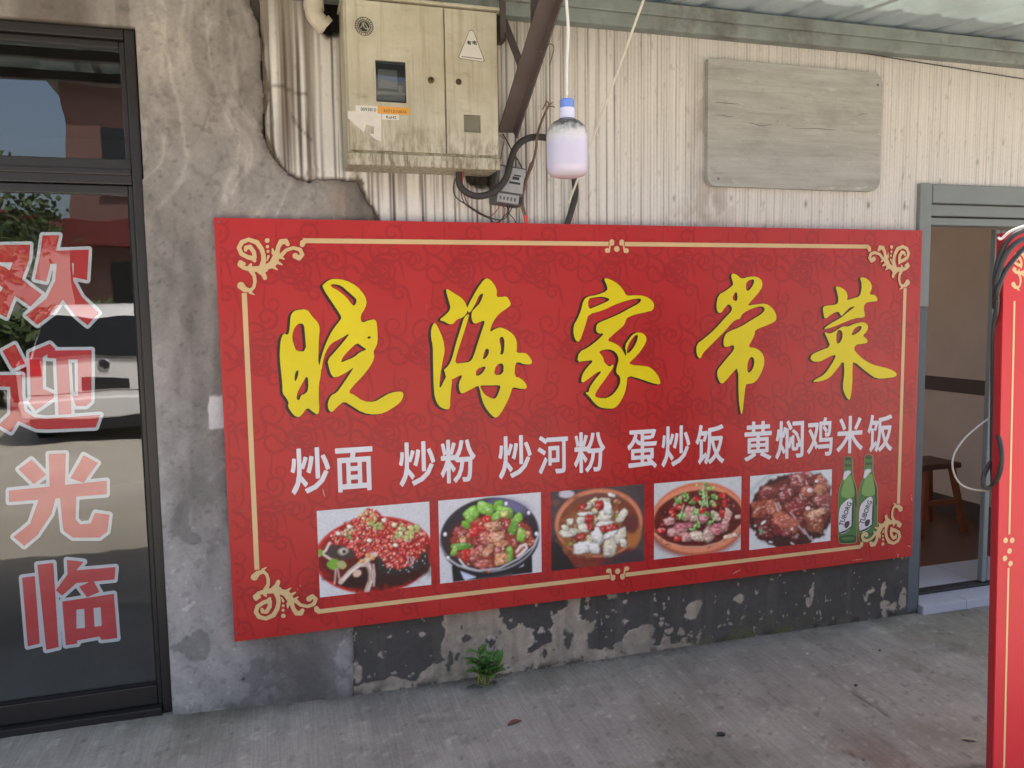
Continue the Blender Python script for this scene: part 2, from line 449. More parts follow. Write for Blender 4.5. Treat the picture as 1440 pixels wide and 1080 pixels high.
def wallpoly(pts, y=0.0): return at_many(pts, y)[:, [0, 2]]
edge_px = [(348, -60), (352, 8), (362, 30), (366, 60), (367, 100), (372, 132), (371, 165), (368, 185), (376, 205), (384, 222), (396, 235), (405, 246), (420, 252), (434, 256), (446, 252), (470, 253), (504, 255), (507, 266), (515, 280), (524, 292), (531, 310), (538, 340), (520, 600), (499, 860), (497, 890), (498, 930), (497, 1000)]
wp = wallpoly(edge_px, -0.015)
outline = np.concatenate([wp, [(wp[-1][0], -0.05), (LD1 - 0.004, -0.05), (LD1 - 0.002, LDT - 0.004), (-1.2, LDT - 0.004), (-1.2, 2.9), (wp[0][0], 2.9)]])

# ribbed render
rx = np.arange(0.0, RD1 + 0.3, 0.0026); rz = np.arange(0.40, 2.70, 0.0105)
RX, RZ = np.meshgrid(rx, rz, indexing='ij')
groove = np.zeros(len(rx)); x = 0.0; rg = np.random.default_rng(5); gpos = []
while x < rx[-1]:
    wid = rg.uniform(0.0028, 0.0045); dep = rg.uniform(0.35, 1.0)
    if x < 0.5: step = rg.choice([0.012, 0.022, 0.03, 0.045]); dep *= 1.2; wid *= 1.5
    elif x < 1.3: step = rg.choice([0.011, 0.016, 0.02, 0.034])
    else: step = rg.uniform(0.011, 0.018); dep *= 0.7
    if 0.42 < x < 0.58 and rg.random() < 0.5: step += 0.05
    x += step; gpos.append((x, wid, dep))
wob = 0.0022 * fbm(RX * 0 + 0.3, RZ, 1, 2.5, 3, 66)
G = np.zeros(RX.shape)
for (gp, w, d) in gpos:
    i0 = np.searchsorted(rx, gp - 0.016); i1 = np.searchsorted(rx, gp + 0.016)
    amp = d * (0.75 + 0.25 * np.sin(RZ[i0:i1] * 7 + gp * 300))
    G[i0:i1] = np.maximum(G[i0:i1], amp * np.exp(-((RX[i0:i1] - gp + wob[i0:i1] * (1.5 if gp < 0.5 else 0.4)) / w) ** 2))
hh = -0.005 * G + 0.0012 * fbm(RX, RZ, 3, octs=3, seed=14)
cream = lin(224, 219, 211)
rc = np.ones(RX.shape + (3,)) * cream
rc *= (1 + 0.05 * fbm(RX, RZ, 1.5, octs=4, seed=2) + 0.05 * fbm(RX, RZ, 40, 1.2, 3, 19))[..., None]
dirt = np.clip(G * (0.82 + 0.4 * fbm(RX, RZ, 2.5, 1.5, 3, 50)) * (1.2 - 0.45 * sstep(1.0, 2.2, RX)), 0, 0.92)[..., None]  # groove dirt, painted stronger to make up for weak groove shading
rc = rc * (1 - dirt) + dirt * lin(84, 74, 66)
# rain grime: heavy at left of and beside the meter box
drip = sstep(0.05, 0.55, fbm(RX, RZ, 26, 0.7, 4, 33) + 0.3) * (1 - sstep(0.34, 0.9, RX)) * sstep(1.80, 2.15, RZ)
rc = rc * (1 - 0.8 * drip[..., None]) + 0.8 * drip[..., None] * lin(112, 97, 82)
thin = sstep(0.30, 0.48, fbm(RX + 0.004 * fbm(RX, RZ, 4, 3, 3, 36), RZ, 75, 1.1, 3, 35)) * (1 - sstep(0.45, 1.1, RX)) * sstep(1.78, 1.95, RZ) * (0.55 + 0.45 * sstep(-0.2, 0.3, fbm(RX, RZ, 6, 4, 3, 37)))
rc = rc * (1 - 0.75 * thin[..., None]) + 0.75 * thin[..., None] * lin(96, 82, 70)
flk = sstep(0.12, 0.22, fbm(RX, RZ, 34, 22, 4, 38) - 0.55 * sstep(1.86, 2.10, RZ)) * (1 - sstep(0.20, 0.42, RX)) * sstep(1.7, 1.8, RZ)
rc = rc * (1 - 0.6 * flk[..., None]) + 0.6 * flk[..., None] * lin(150, 138, 124)
hh = hh - 0.0015 * flk - 0.001 * thin
cr_ = np.exp(-((RZ - 2.245 - 0.012 * np.sin(RX * 30) - 0.01 * fbm(RX, RZ * 0, 20, octs=3, seed=39)) / 0.005) ** 2) * (RX < 0.15) + np.exp(-((RZ - 2.12 + 1.2 * (RX - 0.12) - 0.01 * fbm(RX, RZ, 25, octs=2, seed=40)) / 0.008) ** 2) * (RX > 0.09) * (RX < 0.16)
rc = rc * (1 - 0.5 * np.clip(cr_, 0, 1)[..., None])
spot = sstep(0.5, 0.62, fbm(RX, RZ, 60, 30, 3, 42)) * 0.35
rc = rc * (1 - spot[..., None]) + spot[..., None] * lin(130, 118, 104)
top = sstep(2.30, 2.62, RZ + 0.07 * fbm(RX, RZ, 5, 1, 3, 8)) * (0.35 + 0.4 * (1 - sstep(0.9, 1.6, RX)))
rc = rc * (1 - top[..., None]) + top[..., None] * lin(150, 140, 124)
for (cx_, cz_, sx_, sz_, k_) in [(1.78, 1.90, 0.10, 0.10, 0.55), (1.70, 1.83, 0.12, 0.05, 0.4), (1.72, 2.2, 0.045, 0.25, 0.35), (0.85, 1.95, 0.12, 0.08, 0.3)]:
    g_ = np.exp(-((RX - cx_) / sx_) ** 2 - ((RZ - cz_) / sz_) ** 2) * sstep(-0.25, 0.35, fbm(RX, RZ, 22, 14, 4, 91)) * k_
    rc = rc * (1 - g_[..., None]) + g_[..., None] * lin(140, 126, 110)
# broken hole where the pipe enters, its inner shade painted near black
h0 = at(463, 8, y=0)
hole = sstep(1.25, 0.8, np.hypot((RX - h0[0]) / 0.06, (RZ - h0[2] + 0.0) / 0.11) + 0.35 * fbm(RX, RZ, 18, octs=3, seed=55))
hh = hh - 0.06 * hole
rc = rc * (1 - 0.97 * hole[..., None]) + hole[..., None] * 0.97 * lin(22, 19, 16)
# second small break under the box for the cables, inner shade painted in
h1 = at(676, 250, y=0)
hole = sstep(1.2, 0.8, np.hypot((RX - h1[0]) / 0.07, (RZ - h1[2]) / 0.03) + 0.4 * fbm(RX, RZ, 24, octs=3, seed=56))
hh = hh - 0.025 * hole; rc = rc * (1 - 0.95 * hole[..., None]) + hole[..., None] * 0.95 * lin(46, 38, 28)
# crumbled band of hacked-off render by the plaster, its edge shadow painted in
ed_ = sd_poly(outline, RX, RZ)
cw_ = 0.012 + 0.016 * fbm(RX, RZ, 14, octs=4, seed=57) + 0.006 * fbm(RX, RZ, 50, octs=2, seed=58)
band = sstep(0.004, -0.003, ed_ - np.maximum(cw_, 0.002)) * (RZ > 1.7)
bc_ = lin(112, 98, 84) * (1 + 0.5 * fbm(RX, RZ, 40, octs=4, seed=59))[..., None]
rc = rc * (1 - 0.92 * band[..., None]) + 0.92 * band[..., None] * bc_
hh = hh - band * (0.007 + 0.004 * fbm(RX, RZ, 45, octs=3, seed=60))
# nail holes and chips under the wooden panel
for (px_, py_, r_) in [(948, 279, .006), (1028, 279, .005), (1133, 287, .008), (1221, 288, .008), (1272, 291, .007), (1076, 320, .007), (1375, 228, .006), (1322, 255, .006)]:
    c_ = at(px_, py_, y=0); g_ = np.exp(-((RX - c_[0]) ** 2 + ((RZ - c_[2]) * 0.55) ** 2) / r_ ** 2)
    rc = rc * (1 - 0.7 * g_[..., None]) + 0.7 * g_[..., None] * lin(90, 78, 66)
cxm = (RX[:-1, :-1] + RX[1:, 1:]) / 2; czm = (RZ[:-1, :-1] + RZ[1:, 1:]) / 2
keep = ~((cxm > RD0) & (cxm < RD1) & (czm < RDT))
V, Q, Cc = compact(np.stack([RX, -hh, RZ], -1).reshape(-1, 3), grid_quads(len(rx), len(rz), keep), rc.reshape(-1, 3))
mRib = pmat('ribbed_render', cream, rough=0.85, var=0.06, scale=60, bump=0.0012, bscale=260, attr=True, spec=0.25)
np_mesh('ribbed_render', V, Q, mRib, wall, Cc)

# painted base with peeled paint
dx = np.arange(0.235, RD0 + 0.07, 0.0042); dz = np.arange(-0.045, 0.45, 0.0042)
DX, DZ = np.meshgrid(dx, dz, indexing='ij')
def z8(pts, ox=480, oy=780, s=2.769): return [(ox + a / s, oy + b / s) for a, b in pts]
def wallpoly(pts, y=0.0): return at_many(pts, y)[:, [0, 2]]
nz1 = 0.020 * fbm(DX, DZ, 20, octs=5, seed=61); nz2 = 0.020 * fbm(DX, DZ, 20, octs=5, seed=62)
WX, WZ = DX + nz1 + 0.009 * fbm(DX, DZ, 60, octs=3, seed=63), DZ + nz2 + 0.009 * fbm(DX, DZ, 60, octs=3, seed=64)
big = z8([(520, 250), (740, 240), (755, 300), (805, 355), (825, 350), (860, 320), (885, 355), (930, 370), (925, 410), (900, 440), (905, 470), (960, 455), (1000, 420), (1020, 330), (1000, 290), (1075, 250), (1085, 190), (1150, 190), (1145, 250), (1130, 290), (1190, 315), (1225, 315), (1220, 350), (1180, 375), (1190, 440), (1280, 445), (1350, 420), (1380, 370), (1440, 350), (1440, 500), (1200, 545), (900, 590), (600, 640), (390, 665), (365, 600), (400, 560), (460, 520), (490, 490), (470, 450), (485, 370)], 480, 780, 3.4286)
d = sd_poly(wallpoly(big), WX, WZ)
for (a, b, r1, r2) in [(600, 400, 36, 26), (712, 418, 16, 20), (1092, 415, 20, 52), (978, 480, 12, 30), (515, 500, 18, 55), (550, 480, 10, 22), (800, 550, 22, 16), (880, 560, 24, 12), (1285, 480, 12, 30), (740, 470, 22, 26), (968, 372, 0, 0)]:
    if r1 == 0: continue
    c_ = at(480 + a / 3.4286, 780 + b / 3.4286, y=0); s_ = 3.0 / (1112 * 3.4286) * 1.0
    d = np.maximum(d, -(np.hypot((WX - c_[0]) / r1, (WZ - c_[2]) / r2) - s_) * min(r1, r2))
P2 = [[(1365 - 80 + a, b) for a, b in []]]
iso = [(480, 780, 3.4286, [(390, 370, 15, 12), (238, 397, 10, 8), (200, 478, 8, 18), (175, 648, 55, 22), (240, 595, 22, 8), (1300, 205, 20, 14), (1362, 220, 14, 10), (1355, 320, 16, 12), (340, 580, 9, 9), (305, 630, 9, 8), (968, 372, 12, 18), (80, 560, 22, 60)]),
       (880, 760, 3.2727, [(510, 262, 20, 16), (595, 242, 6, 7), (850, 245, 12, 28), (828, 280, 14, 18), (1122, 232, 18, 14), (1105, 265, 10, 8), (1182, 225, 9, 30), (1190, 295, 22, 18), (1230, 300, 20, 14), (1270, 265, 18, 42), (1300, 255, 10, 18), (1190, 335, 12, 28), (530, 352, 7, 8), (90, 415, 38, 34), (60, 470, 70, 45), (165, 375, 7, 10), (188, 412, 14, 13), (252, 415, 17, 14), (175, 475, 26, 34), (262, 450, 14, 10), (328, 450, 8, 28), (610, 328, 5, 5), (885, 325, 4, 8), (665, 328, 5, 5), (468, 330, 5, 6), (405, 272, 5, 5), (1108, 380, 5, 20), (510, 200, 6, 6)])]
for ox, oy, s, L_ in iso:
    for a, b, r1, r2 in L_:
        c_ = at(ox + a / s, oy + b / s, y=0); k_ = at(ox + a / s + 1, oy + b / s, y=0)[0] - c_[0]
        R1, R2 = r1 / s * k_, r2 / s * k_
        d = np.minimum(d, (np.hypot((WX - 0.0 - c_[0]) / R1, (WZ - c_[2]) / R2) - 1) * min(R1, R2))
d = np.minimum(d, sd_poly(wallpoly([(880 + a / 3.2727, 760 + b / 3.2727) for a, b in [(322, 266), (345, 270), (342, 298), (328, 330), (316, 358), (290, 362), (264, 352), (262, 338), (276, 326), (270, 306), (290, 282)]]), DX + 0.3 * nz1, DZ + 0.3 * nz2))
lo = 0.012 + 0.05 * fbm(DX, DZ, 6, 3, 4, 71) * (1.0 - 0.6 * sstep(1.5, 2.4, DX)) + 0.012 * (1 - sstep(0.6, 1.9, DX)) - 0.05 * sstep(1.5, 1.9, DX)
d = np.minimum(d, (DZ - lo) * 0.8)
speck = fbm(DX, DZ, 45, octs=2, seed=81)
d = np.where(speck > 0.62, np.minimum(d, -0.001), d)
d = np.where((speck < -0.66), np.maximum(d, 0.001), d)
paint = sstep(-0.0022, 0.0022, d)
conc = np.ones(DX.shape + (3,)) * lin(166, 153, 136)
conc *= (1 + 0.24 * fbm(DX, DZ, 7, octs=5, seed=101) + 0.22 * fbm(DX, DZ, 40, octs=4, seed=102))[..., None]
pt = np.ones(DX.shape + (3,)) * lin(76, 73, 70)
pt *= (1 + 0.25 * fbm(DX, DZ, 5, octs=4, seed=103) + 0.16 * fbm(DX, DZ, 50, octs=3, seed=104))[..., None]
dust = (np.exp(-DZ / 0.06) * 0.35)[..., None]
pt = pt * (1 - dust) + dust * lin(110, 106, 98)
dc = conc * (1 - paint[..., None]) + pt * paint[..., None]
prim = np.exp(-((d + 0.004) / 0.004) ** 2) * sstep(-0.1, 0.4, fbm(DX, DZ, 10, octs=3, seed=106))
dc = dc * (1 - 0.55 * prim[..., None]) + 0.55 * prim[..., None] * lin(196, 190, 180)
drw = sstep(0.1, 0.5, fbm(DX, DZ, 26, 2.0, 4, 107)) * 0.3
dc = dc * (1 - drw[..., None]) + drw[..., None] * lin(104, 98, 88)
soil = 1.4 * np.exp(-np.abs(DZ + 0.005) / 0.022) * sstep(-0.2, 0.3, fbm(DX, DZ, 24, octs=3, seed=112))
soil = np.clip(soil, 0, 1); dc = dc * (1 - 0.8 * soil[..., None]) + 0.8 * soil[..., None] * lin(58, 53, 44)
mossw = np.exp(-((DX - 2.02) / 0.34) ** 2) * np.exp(-np.clip(DZ, 0, 1) / 0.06) * sstep(-0.3, 0.3, fbm(DX, DZ, 30, octs=3, seed=111))
dc = dc * (1 - 0.85 * mossw[..., None]) + 0.85 * mossw[..., None] * lin(96, 96, 58)
dh = 0.006 + 0.0030 * paint + 0.0022 * np.exp(-(np.clip(d, 0, 1) / 0.007) ** 2) * paint * sstep(-0.2, 0.4, fbm(DX, DZ, 14, octs=2, seed=119)) + 0.0012 * fbm(DX, DZ, 12, octs=4, seed=120) + 0.0008 * fbm(DX, DZ, 60, octs=2, seed=121) * (1 - paint)
mDado = pmat('peeling_base_paint', (0.1, 0.1, 0.1), rough=0.72, var=0.14, scale=90, bump=0.0012, bscale=240, attr=True, spec=0.3)
np_mesh('painted_base', np.stack([DX, -dh, DZ], -1).reshape(-1, 3), grid_quads(len(dx), len(dz)), mDado, wall, dc.reshape(-1, 3))

# grey cement plaster coat with its ragged edge
ex = LD1 - 0.0024 + 0.0048 * np.arange(-135, 171); ez = np.arange(-0.03, 2.72, 0.0048)
EX, EZ = np.meshgrid(ex, ez, indexing='ij')
nA = 0.006 * fbm(EX, EZ, 30, octs=4, seed=131) * sstep(-0.3, -0.1, EX); nB = 0.004 * fbm(EX, EZ, 30, octs=4, seed=132) * sstep(-0.3, -0.1, EX)
ed = sd_poly(outline, EX + nA + 0.0016 * fbm(EX, EZ, 45, octs=2, seed=4) * sstep(-0.3, -0.1, EX), EZ + nB)
ins = ed < 0
# trowel sweeps
sw = fbm(EX + 0.25 * np.sin(EZ * 3.1), EZ, 16, 3.2, 4, 141)
ridge = (1 - np.abs(fbm(EX + 0.12 * fbm(EX, EZ, 3, octs=2, seed=7), EZ, 11, 2.6, 4, 146)) * 2.4)
ridge = np.clip(ridge, 0, 1) ** 3 * sstep(1.0, 1.9, EZ) * sstep(-0.45, -0.3, EX) * (1 - sstep(0.05, 0.25, EX))
ph = 0.016 + 0.0035 * fbm(EX, EZ, 2.2, octs=3, seed=140) + 0.0030 * sw + 0.0038 * ridge + 0.0011 * fbm(EX, EZ, 34, octs=3, seed=142)
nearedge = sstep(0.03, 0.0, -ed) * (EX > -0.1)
pc = np.ones(EX.shape + (3,)) * lin(146, 139, 132)
cool = sstep(1.6, 0.6, EZ)[..., None]
pc = pc * (1 - cool) + cool * lin(150, 146, 142)
pc *= (1 + 0.34 * fbm(EX, EZ, 2.6, 1.2, 5, 150) + 0.24 * sw + 0.11 * fbm(EX, EZ, 22, octs=4, seed=151))[..., None]
pale = sstep(0.12, 0.5, fbm(EX, EZ, 5, 1.3, 5, 152))[..., None]
pc = pc * (1 + 0.26 * pale)
rid2 = np.clip(1 - np.abs(fbm(EX + 0.05 * fbm(EX, EZ, 8, octs=2, seed=17), EZ, 9, 6, 5, 158)) * 7, 0, 1) ** 2
pc *= (1 - 0.22 * rid2 * sstep(0.0, 0.4, fbm(EX, EZ, 3, octs=2, seed=159) + 0.15))[..., None]
fine = fbm(EX, EZ, 70, octs=3, seed=160)
pc *= (1 + 0.08 * fine)[..., None]
pit = sstep(0.42, 0.6, fbm(EX, EZ, 55, octs=2, seed=161))
pc *= (1 - 0.2 * pit)[..., None]
wht = sstep(0.50, 0.62, fbm(EX, EZ, 48, octs=3, seed=162)) * sstep(1.3, 0.4, EZ)
pc *= (1 + 0.35 * wht)[..., None]
ph = ph - 0.0012 * pit - 0.0008 * rid2 + 0.0003 * fine
pc *= (1 + 0.42 * ridge)[..., None]
stain = sstep(0.08, 0.5, fbm(EX, EZ, 3.4, 1.1, 5, 153) + 0.18 * sstep(2.2, 2.6, EZ) + 0.2 * sstep(0.14, 0.3, EX) * sstep(1.6, 1.8, EZ))[..., None]
pc = pc * (1 - 0.65 * stain) + 0.65 * stain * lin(88, 80, 72)
blot = sstep(0.16, 0.24, fbm(EX, EZ, 9, 7, 5, 154)) * sstep(1.3, 0.5, EZ) * 0.55
pc = pc * (1 - blot[..., None]) + blot[..., None] * lin(100, 97, 94)
vst = sstep(0.12, 0.45, fbm(EX, EZ, 14, 0.9, 4, 163))[..., None] * sstep(0.2, 1.4, EZ)[..., None] * 0.35
pc = pc * (1 - vst) + vst * lin(84, 77, 70)
drk = (nearedge * (0.5 + 0.5 * fbm(EX, EZ, 25, octs=3, seed=155)))[..., None]  # shadow band of the coat's edge painted as a darker rim
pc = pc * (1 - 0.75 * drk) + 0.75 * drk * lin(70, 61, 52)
rust = np.exp(-((EX - 0.245) / 0.03) ** 2 - ((EZ - 1.86) / 0.06) ** 2)[..., None] * 0.4
pc = pc * (1 - rust) + rust * lin(140, 110, 84)
ps = at(306, 578, y=-0.02)   # torn white paper scrap left on the plaster
scrap = sstep(1.1, 0.9, np.maximum(np.abs(EX - ps[0]) / 0.028, np.abs(EZ - ps[2]) / 0.058) + 0.25 * fbm(EX, EZ, 30, octs=3, seed=170))
pc = pc * (1 - 0.85 * scrap[..., None]) + 0.85 * scrap[..., None] * lin(212, 208, 204)
ch = at(342, 956, y=-0.02); g_ = np.exp(-((EX - ch[0]) ** 2 + (EZ - ch[2]) ** 2) / 0.007 ** 2)[..., None]; pc = pc * (1 - 0.8 * g_)
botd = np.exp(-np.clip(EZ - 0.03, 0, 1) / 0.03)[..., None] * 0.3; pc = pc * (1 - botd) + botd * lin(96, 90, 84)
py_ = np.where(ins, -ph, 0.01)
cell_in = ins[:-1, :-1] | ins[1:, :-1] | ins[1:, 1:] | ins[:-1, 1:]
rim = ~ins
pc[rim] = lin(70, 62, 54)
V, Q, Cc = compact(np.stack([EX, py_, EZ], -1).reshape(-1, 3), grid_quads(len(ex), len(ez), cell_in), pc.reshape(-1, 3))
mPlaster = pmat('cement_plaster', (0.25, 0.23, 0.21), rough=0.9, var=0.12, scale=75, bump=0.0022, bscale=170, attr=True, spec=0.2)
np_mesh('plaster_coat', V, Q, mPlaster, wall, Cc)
m = MB(); m.box(-6, LD0 - 0.002, -0.016, 0.011, -0.05, 3.05); m.box(LD0, -1.052, -0.016, 0.011, LDT, 3.05); m.box(-1.05, 0.05, -0.012, 0.011, 2.722, 3.05)
m.build('plaster_return', pmat('plaster_plain', lin(150, 142, 134), rough=0.9, var=0.12, scale=4), wall)

# rooms behind the wall
mDark = pmat('room_paint_dark', lin(120, 116, 112), rough=0.8, var=0.06)
mRoof = pmat('roof_felt', lin(110, 108, 105), rough=0.9)
m = MB(); m.box(-6, 9, 0.0, 4.6, 3.05, 3.2); o = m.build('building_roof', mRoof, None); tag(o, 'flat roof slab over the shop, out of view above', 'roof')
room = thing('dining_room', 'dim back room behind the sliding door with beige walls and dark stripe', 'room', (4.0, 2.0, 0))
FLZ = 0.03
mWallIn = pmat('room_plaster', lin(214, 200, 186), rough=0.8, var=0.08, scale=3)
mStripe = pmat('room_stripe', lin(84, 72, 66), rough=0.6)
mFloorIn = pmat('room_floor', lin(110, 76, 60), rough=0.35, var=0.2, scale=5)
rw = at(1397, 748, z=FLZ)
XR = float((rw[0] + at(1300, 705, z=FLZ)[0]) / 2)
m = MB(); m.box(RD0 - 1.6, XR + 0.2, 0.2, 4.4, -0.2, FLZ); m.build('floor', mFloorIn, room)
m = MB(); m.box(XR, XR + 0.12, 0.2, 4.4, FLZ, 2.9); m.build('side_wall', mWallIn, room)
m = MB(); m.box(RD0 - 1.6, RD0 - 1.2, 4.3, 4.4, FLZ, 2.9); m.box(RD0 + 1.1, XR, 4.3, 4.4, FLZ, 2.9); m.box(RD0 - 1.2, RD0 + 1.1, 4.3, 4.4, FLZ, 0.9); m.box(RD0 - 1.2, RD0 + 1.1, 4.3, 4.4, 2.6, 2.9); bw_ = m.build('back_wall', mWallIn, room)  # unseen window opening added to let daylight into the room
m = MB(); m.box(RD0 - 0.08, RD0 - 0.02, 4.32, 4.38, 0.9, 2.6); m.box(RD0 - 1.2, RD0 + 1.1, 4.32, 4.38, 0.9, 0.95); m.box(RD0 - 1.2, RD0 + 1.1, 4.32, 4.38, 2.55, 2.6); m.build('added_window_frame', mStripe, bw_)  # frame of the added opening
m = MB(); m.box(RD0 - 1.7, RD0 - 1.6, 0.2, 4.4, FLZ, 2.9); m.build('partition_wall', mWallIn, room)
m = MB(); m.box(RD0 - 1.7, XR + 0.12, 0.2, 4.4, 2.9, 3.0); m.build('room_ceiling', mWallIn, room)
zs = [at(1390, 536, x=XR)[2], at(1390, 557, x=XR)[2]]
m = MB(); m.box(XR - 0.006, XR + 0.01, 0.2, 4.3, zs[1], zs[0]); m.build('wall_stripe', mStripe, room)
m = MB(); m.box(XR - 0.014, XR + 0.01, 0.2, 4.3, FLZ, FLZ + 0.12); m.build('skirting', mStripe, room)
shop = thing('front_room', 'dark room behind the black framed glass door', 'room', (-1.2, 2.0, 0))
m = MB(); m.box(-5, RD0 - 1.75, 0.2, 4.4, -0.2, 0.05); m.build('floor', mDark, shop)
m = MB(); m.box(-5, RD0 - 1.75, 4.3, 4.4, 0.05, 2.9); m.build('back_wall', mDark, shop)
m = MB(); m.box(RD0 - 1.85, RD0 - 1.75, 0.2, 4.3, 0.05, 2.9); m.build('side_wall', mDark, shop)
m = MB(); m.box(-5.1, -5, 0.2, 4.4, 0.05, 2.9); m.build('side_wall', mDark, shop)
m = MB(); m.box(-5, RD0 - 1.75, 0.2, 4.4, 2.9, 3.0); m.build('room_ceiling', mDark, shop)

for o_ in (room, shop): o_['kind'] = 'structure'

# ------------------------------------------------------------------ big red menu board
YB = -0.05
BX0, BX1, BZ0, BZ1 = -0.181, 2.819, 0.288, 1.793
BXC, BZC = (BX0 + BX1) / 2, (BZ0 + BZ1) / 2
sign = thing('menu_board', 'large red menu board on the wall with yellow calligraphy and five dish photos', 'sign board', (BXC, YB, BZ0))
def vinyl(name, c, rough=0.36, **k): return pmat(name, c, rough=rough, var=0.09, scale=4, spec=0.45, bump=0.007, bscale=3.2, **k)
mRed = vinyl('red_vinyl', lin(184, 37, 36))
mRedD = vinyl('dark_red_print', lin(166, 31, 33))
mYel = vinyl('yellow_print', lin(228, 206, 8))
mBlk = vinyl('black_print', lin(40, 26, 22))
mGold = vinyl('gold_print', lin(216, 184, 132))
mWht = vinyl('white_print', lin(226, 222, 224))
mPrint = pmat('photo_print', (0.5, 0.5, 0.5), rough=0.4, var=0.02, attr=True, spec=0.4)
m = MB(); m.box(BX0, BX1, YB, -0.024, BZ0, BZ1, 0.003, 2); panel = m.build('panel', mRed, sign)
# worn pale lip along the panel edge
mEdge = vinyl('worn_edge', lin(196, 120, 116))
for k, (px, py, r) in enumerate([(350, 898, 5), (1076, 787, 4), (1033, 803, 3)]):
    pass
def onb(lay):
    y = YB - 0.0004 * lay
    return lambda v: at_many(v, y)
def onb_xz(lay):
    y = YB - 0.0004 * lay
    return lambda v: np.stack([v[:, 0], np.full(len(v), y), v[:, 1]], 1)

# background scroll print: thin spiral strokes
rs = random.Random(3)
motif = []; tile = 0.30
for k in range(15):
    cx, cz = rs.uniform(0, tile), rs.uniform(0, tile); r = rs.uniform(0.026, 0.06); a0 = rs.uniform(0, 6.28); s_ = rs.choice([-1, 1]); w = rs.uniform(0.0035, 0.0065)
    pts = [((r * (1 - 0.75 * t)) * math.cos(a0 + s_ * t * 8.0) + cx, (r * (1 - 0.75 * t)) * math.sin(a0 + s_ * t * 8.0) + cz, w * (1 - 0.35 * t)) for t in np.linspace(0, 1, 24)]
    tail = [(pts[0][0] + 0.06 * q * math.cos(a0 - s_ * 1.1), pts[0][1] + 0.06 * q * math.sin(a0 - s_ * 1.1), w * (1 - 0.8 * q)) for q in (1, 0.66, 0.33)]
    motif.append(tail + pts)
gxs, gzs, SXg, SZg = lattice(BX0 + 0.012, BX1 - 0.012, BZ0 + 0.012, BZ1 - 0.012, 0.0036)
SD = np.full(SXg.shape, 0.02)
for i in range(-1, 12):
    for j in range(-1, 6):
        for st in motif:
            ox, oz = BX0 + i * tile + (0.15 if j % 2 else 0), BZ0 + j * tile
            S = [(a + ox, b + oz, c) for a, b, c in st]; A = np.array(S)
            i0, i1 = np.searchsorted(gxs, [A[:, 0].min() - .012, A[:, 0].max() + .012]); j0, j1 = np.searchsorted(gzs, [A[:, 1].min() - .012, A[:, 1].max() + .012])
            if i1 - i0 < 2 or j1 - j0 < 2: continue
            SD[i0:i1, j0:j1] = np.minimum(SD[i0:i1, j0:j1], sd_stroke(S, SXg[i0:i1, j0:j1], SZg[i0:i1, j0:j1]))
o = sdf_mesh('scroll_print', SD, gxs, gzs, onb_xz(1), mRedD, sign)
o['kind'] = 'stuff'

# gold border: four corner scrolls, four bars, two centre marks
S7 = 7.717
def zc(p): return (300 + p[0] / S7, 300 + p[1] / S7)
corner = [
 [(525,585,38),(545,520,32),(545,460,28),(525,390,30),(475,318,32),(385,285,26),(310,315,30),(278,375,28),(305,440,28),(370,475,28),(430,490,30),(448,515,20)],
 [(450,480,26),(440,420,28),(400,365,28),(355,372,26),(350,400,22)],
 [(560,605,42),(470,605,38),(390,605,30),(330,590,28),(290,555,34),(295,530,26),(338,548,16)],
 [(400,570,24),(410,552,12)],
 [(410,625,30),(445,680,24),(452,740,20),(440,800,18),(405,838,20),(340,825,36),(300,785,48)],
 [(400,860,16),(445,882,5)],
 [(500,625,34),(545,660,30),(560,700,28)],
 [(560,590,34),(640,555,48),(675,490,48),(690,430,36)],
 [(640,575,26),(695,612,6)], [(690,530,26),(745,556,8)], [(720,470,24),(768,498,8)], [(650,430,24),(642,385,8)],
 [(690,440,30),(705,365,28),(735,310,34),(785,305,34),(805,335,28)],
 [(735,460,28),(790,400,22),(870,375,20),(940,395,26),(965,450,26),(930,490,28),(890,462,38)],
 [(585,296,31),(585,296.1,31)], [(587,362,21),(587,362.1,21)], [(593,414,17),(593,414.1,17)], [(598,468,15),(582,515,6)],
 [(972,320,38),(965,340,32)]]
xs, ys, X, Y = lattice(0.329 * 1000, 0.43 * 1000, 0.33 * 1000, 0.42 * 1000, 0.45)
D = np.full(X.shape, 1e9)
for st in corner: D = np.minimum(D, sd_stroke([(300 + a / S7, 300 + b / S7, (r * 0.84 if r > 20 else r * 0.95) / S7) for a, b, r in st], X, Y))
cv, cf = iso_faces(D, xs, ys); cw = at_many(cv, YB)
def put(name, W, F, mat, parent, lay):
    W = W.copy(); W[:, 1] = YB - 0.0004 * lay
    off = np.array(root_of(parent).location)
    me = bpy.data.meshes.new(name); me.from_pydata((W - off).tolist(), [], F); me.update()
    if np.mean([p.normal.y for p in me.polygons]) > 0: me.flip_normals()
    return link_mesh(name, me, mat, parent)
for sx in (0, 1):
    for sz in (0, 1):
        W = cw.copy()
        if sx: W[:, 0] = 2 * BXC - W[:, 0]
        if sz: W[:, 2] = 2 * BZC - W[:, 2]
        put('corner_scroll', W, cf, mGold, sign, 10)
bt = at(430, 338.5, y=YB); bl = at(343.5, 412, y=YB)
bw = 0.0085
def bar(x0, x1, z0, z1):
    b = MB(); b.add([(x0, YB - 0.0009, z0), (x1, YB - 0.0009, z0), (x1, YB - 0.0009, z1), (x0, YB - 0.0009, z1)], [(0, 1, 2, 3)])
    o = b.build('border_line', mGold, sign)
    if o.data.polygons[0].normal.y > 0: o.data.flip_normals()
gapx = 0.035
zt = bt[2]; xl = bl[0]
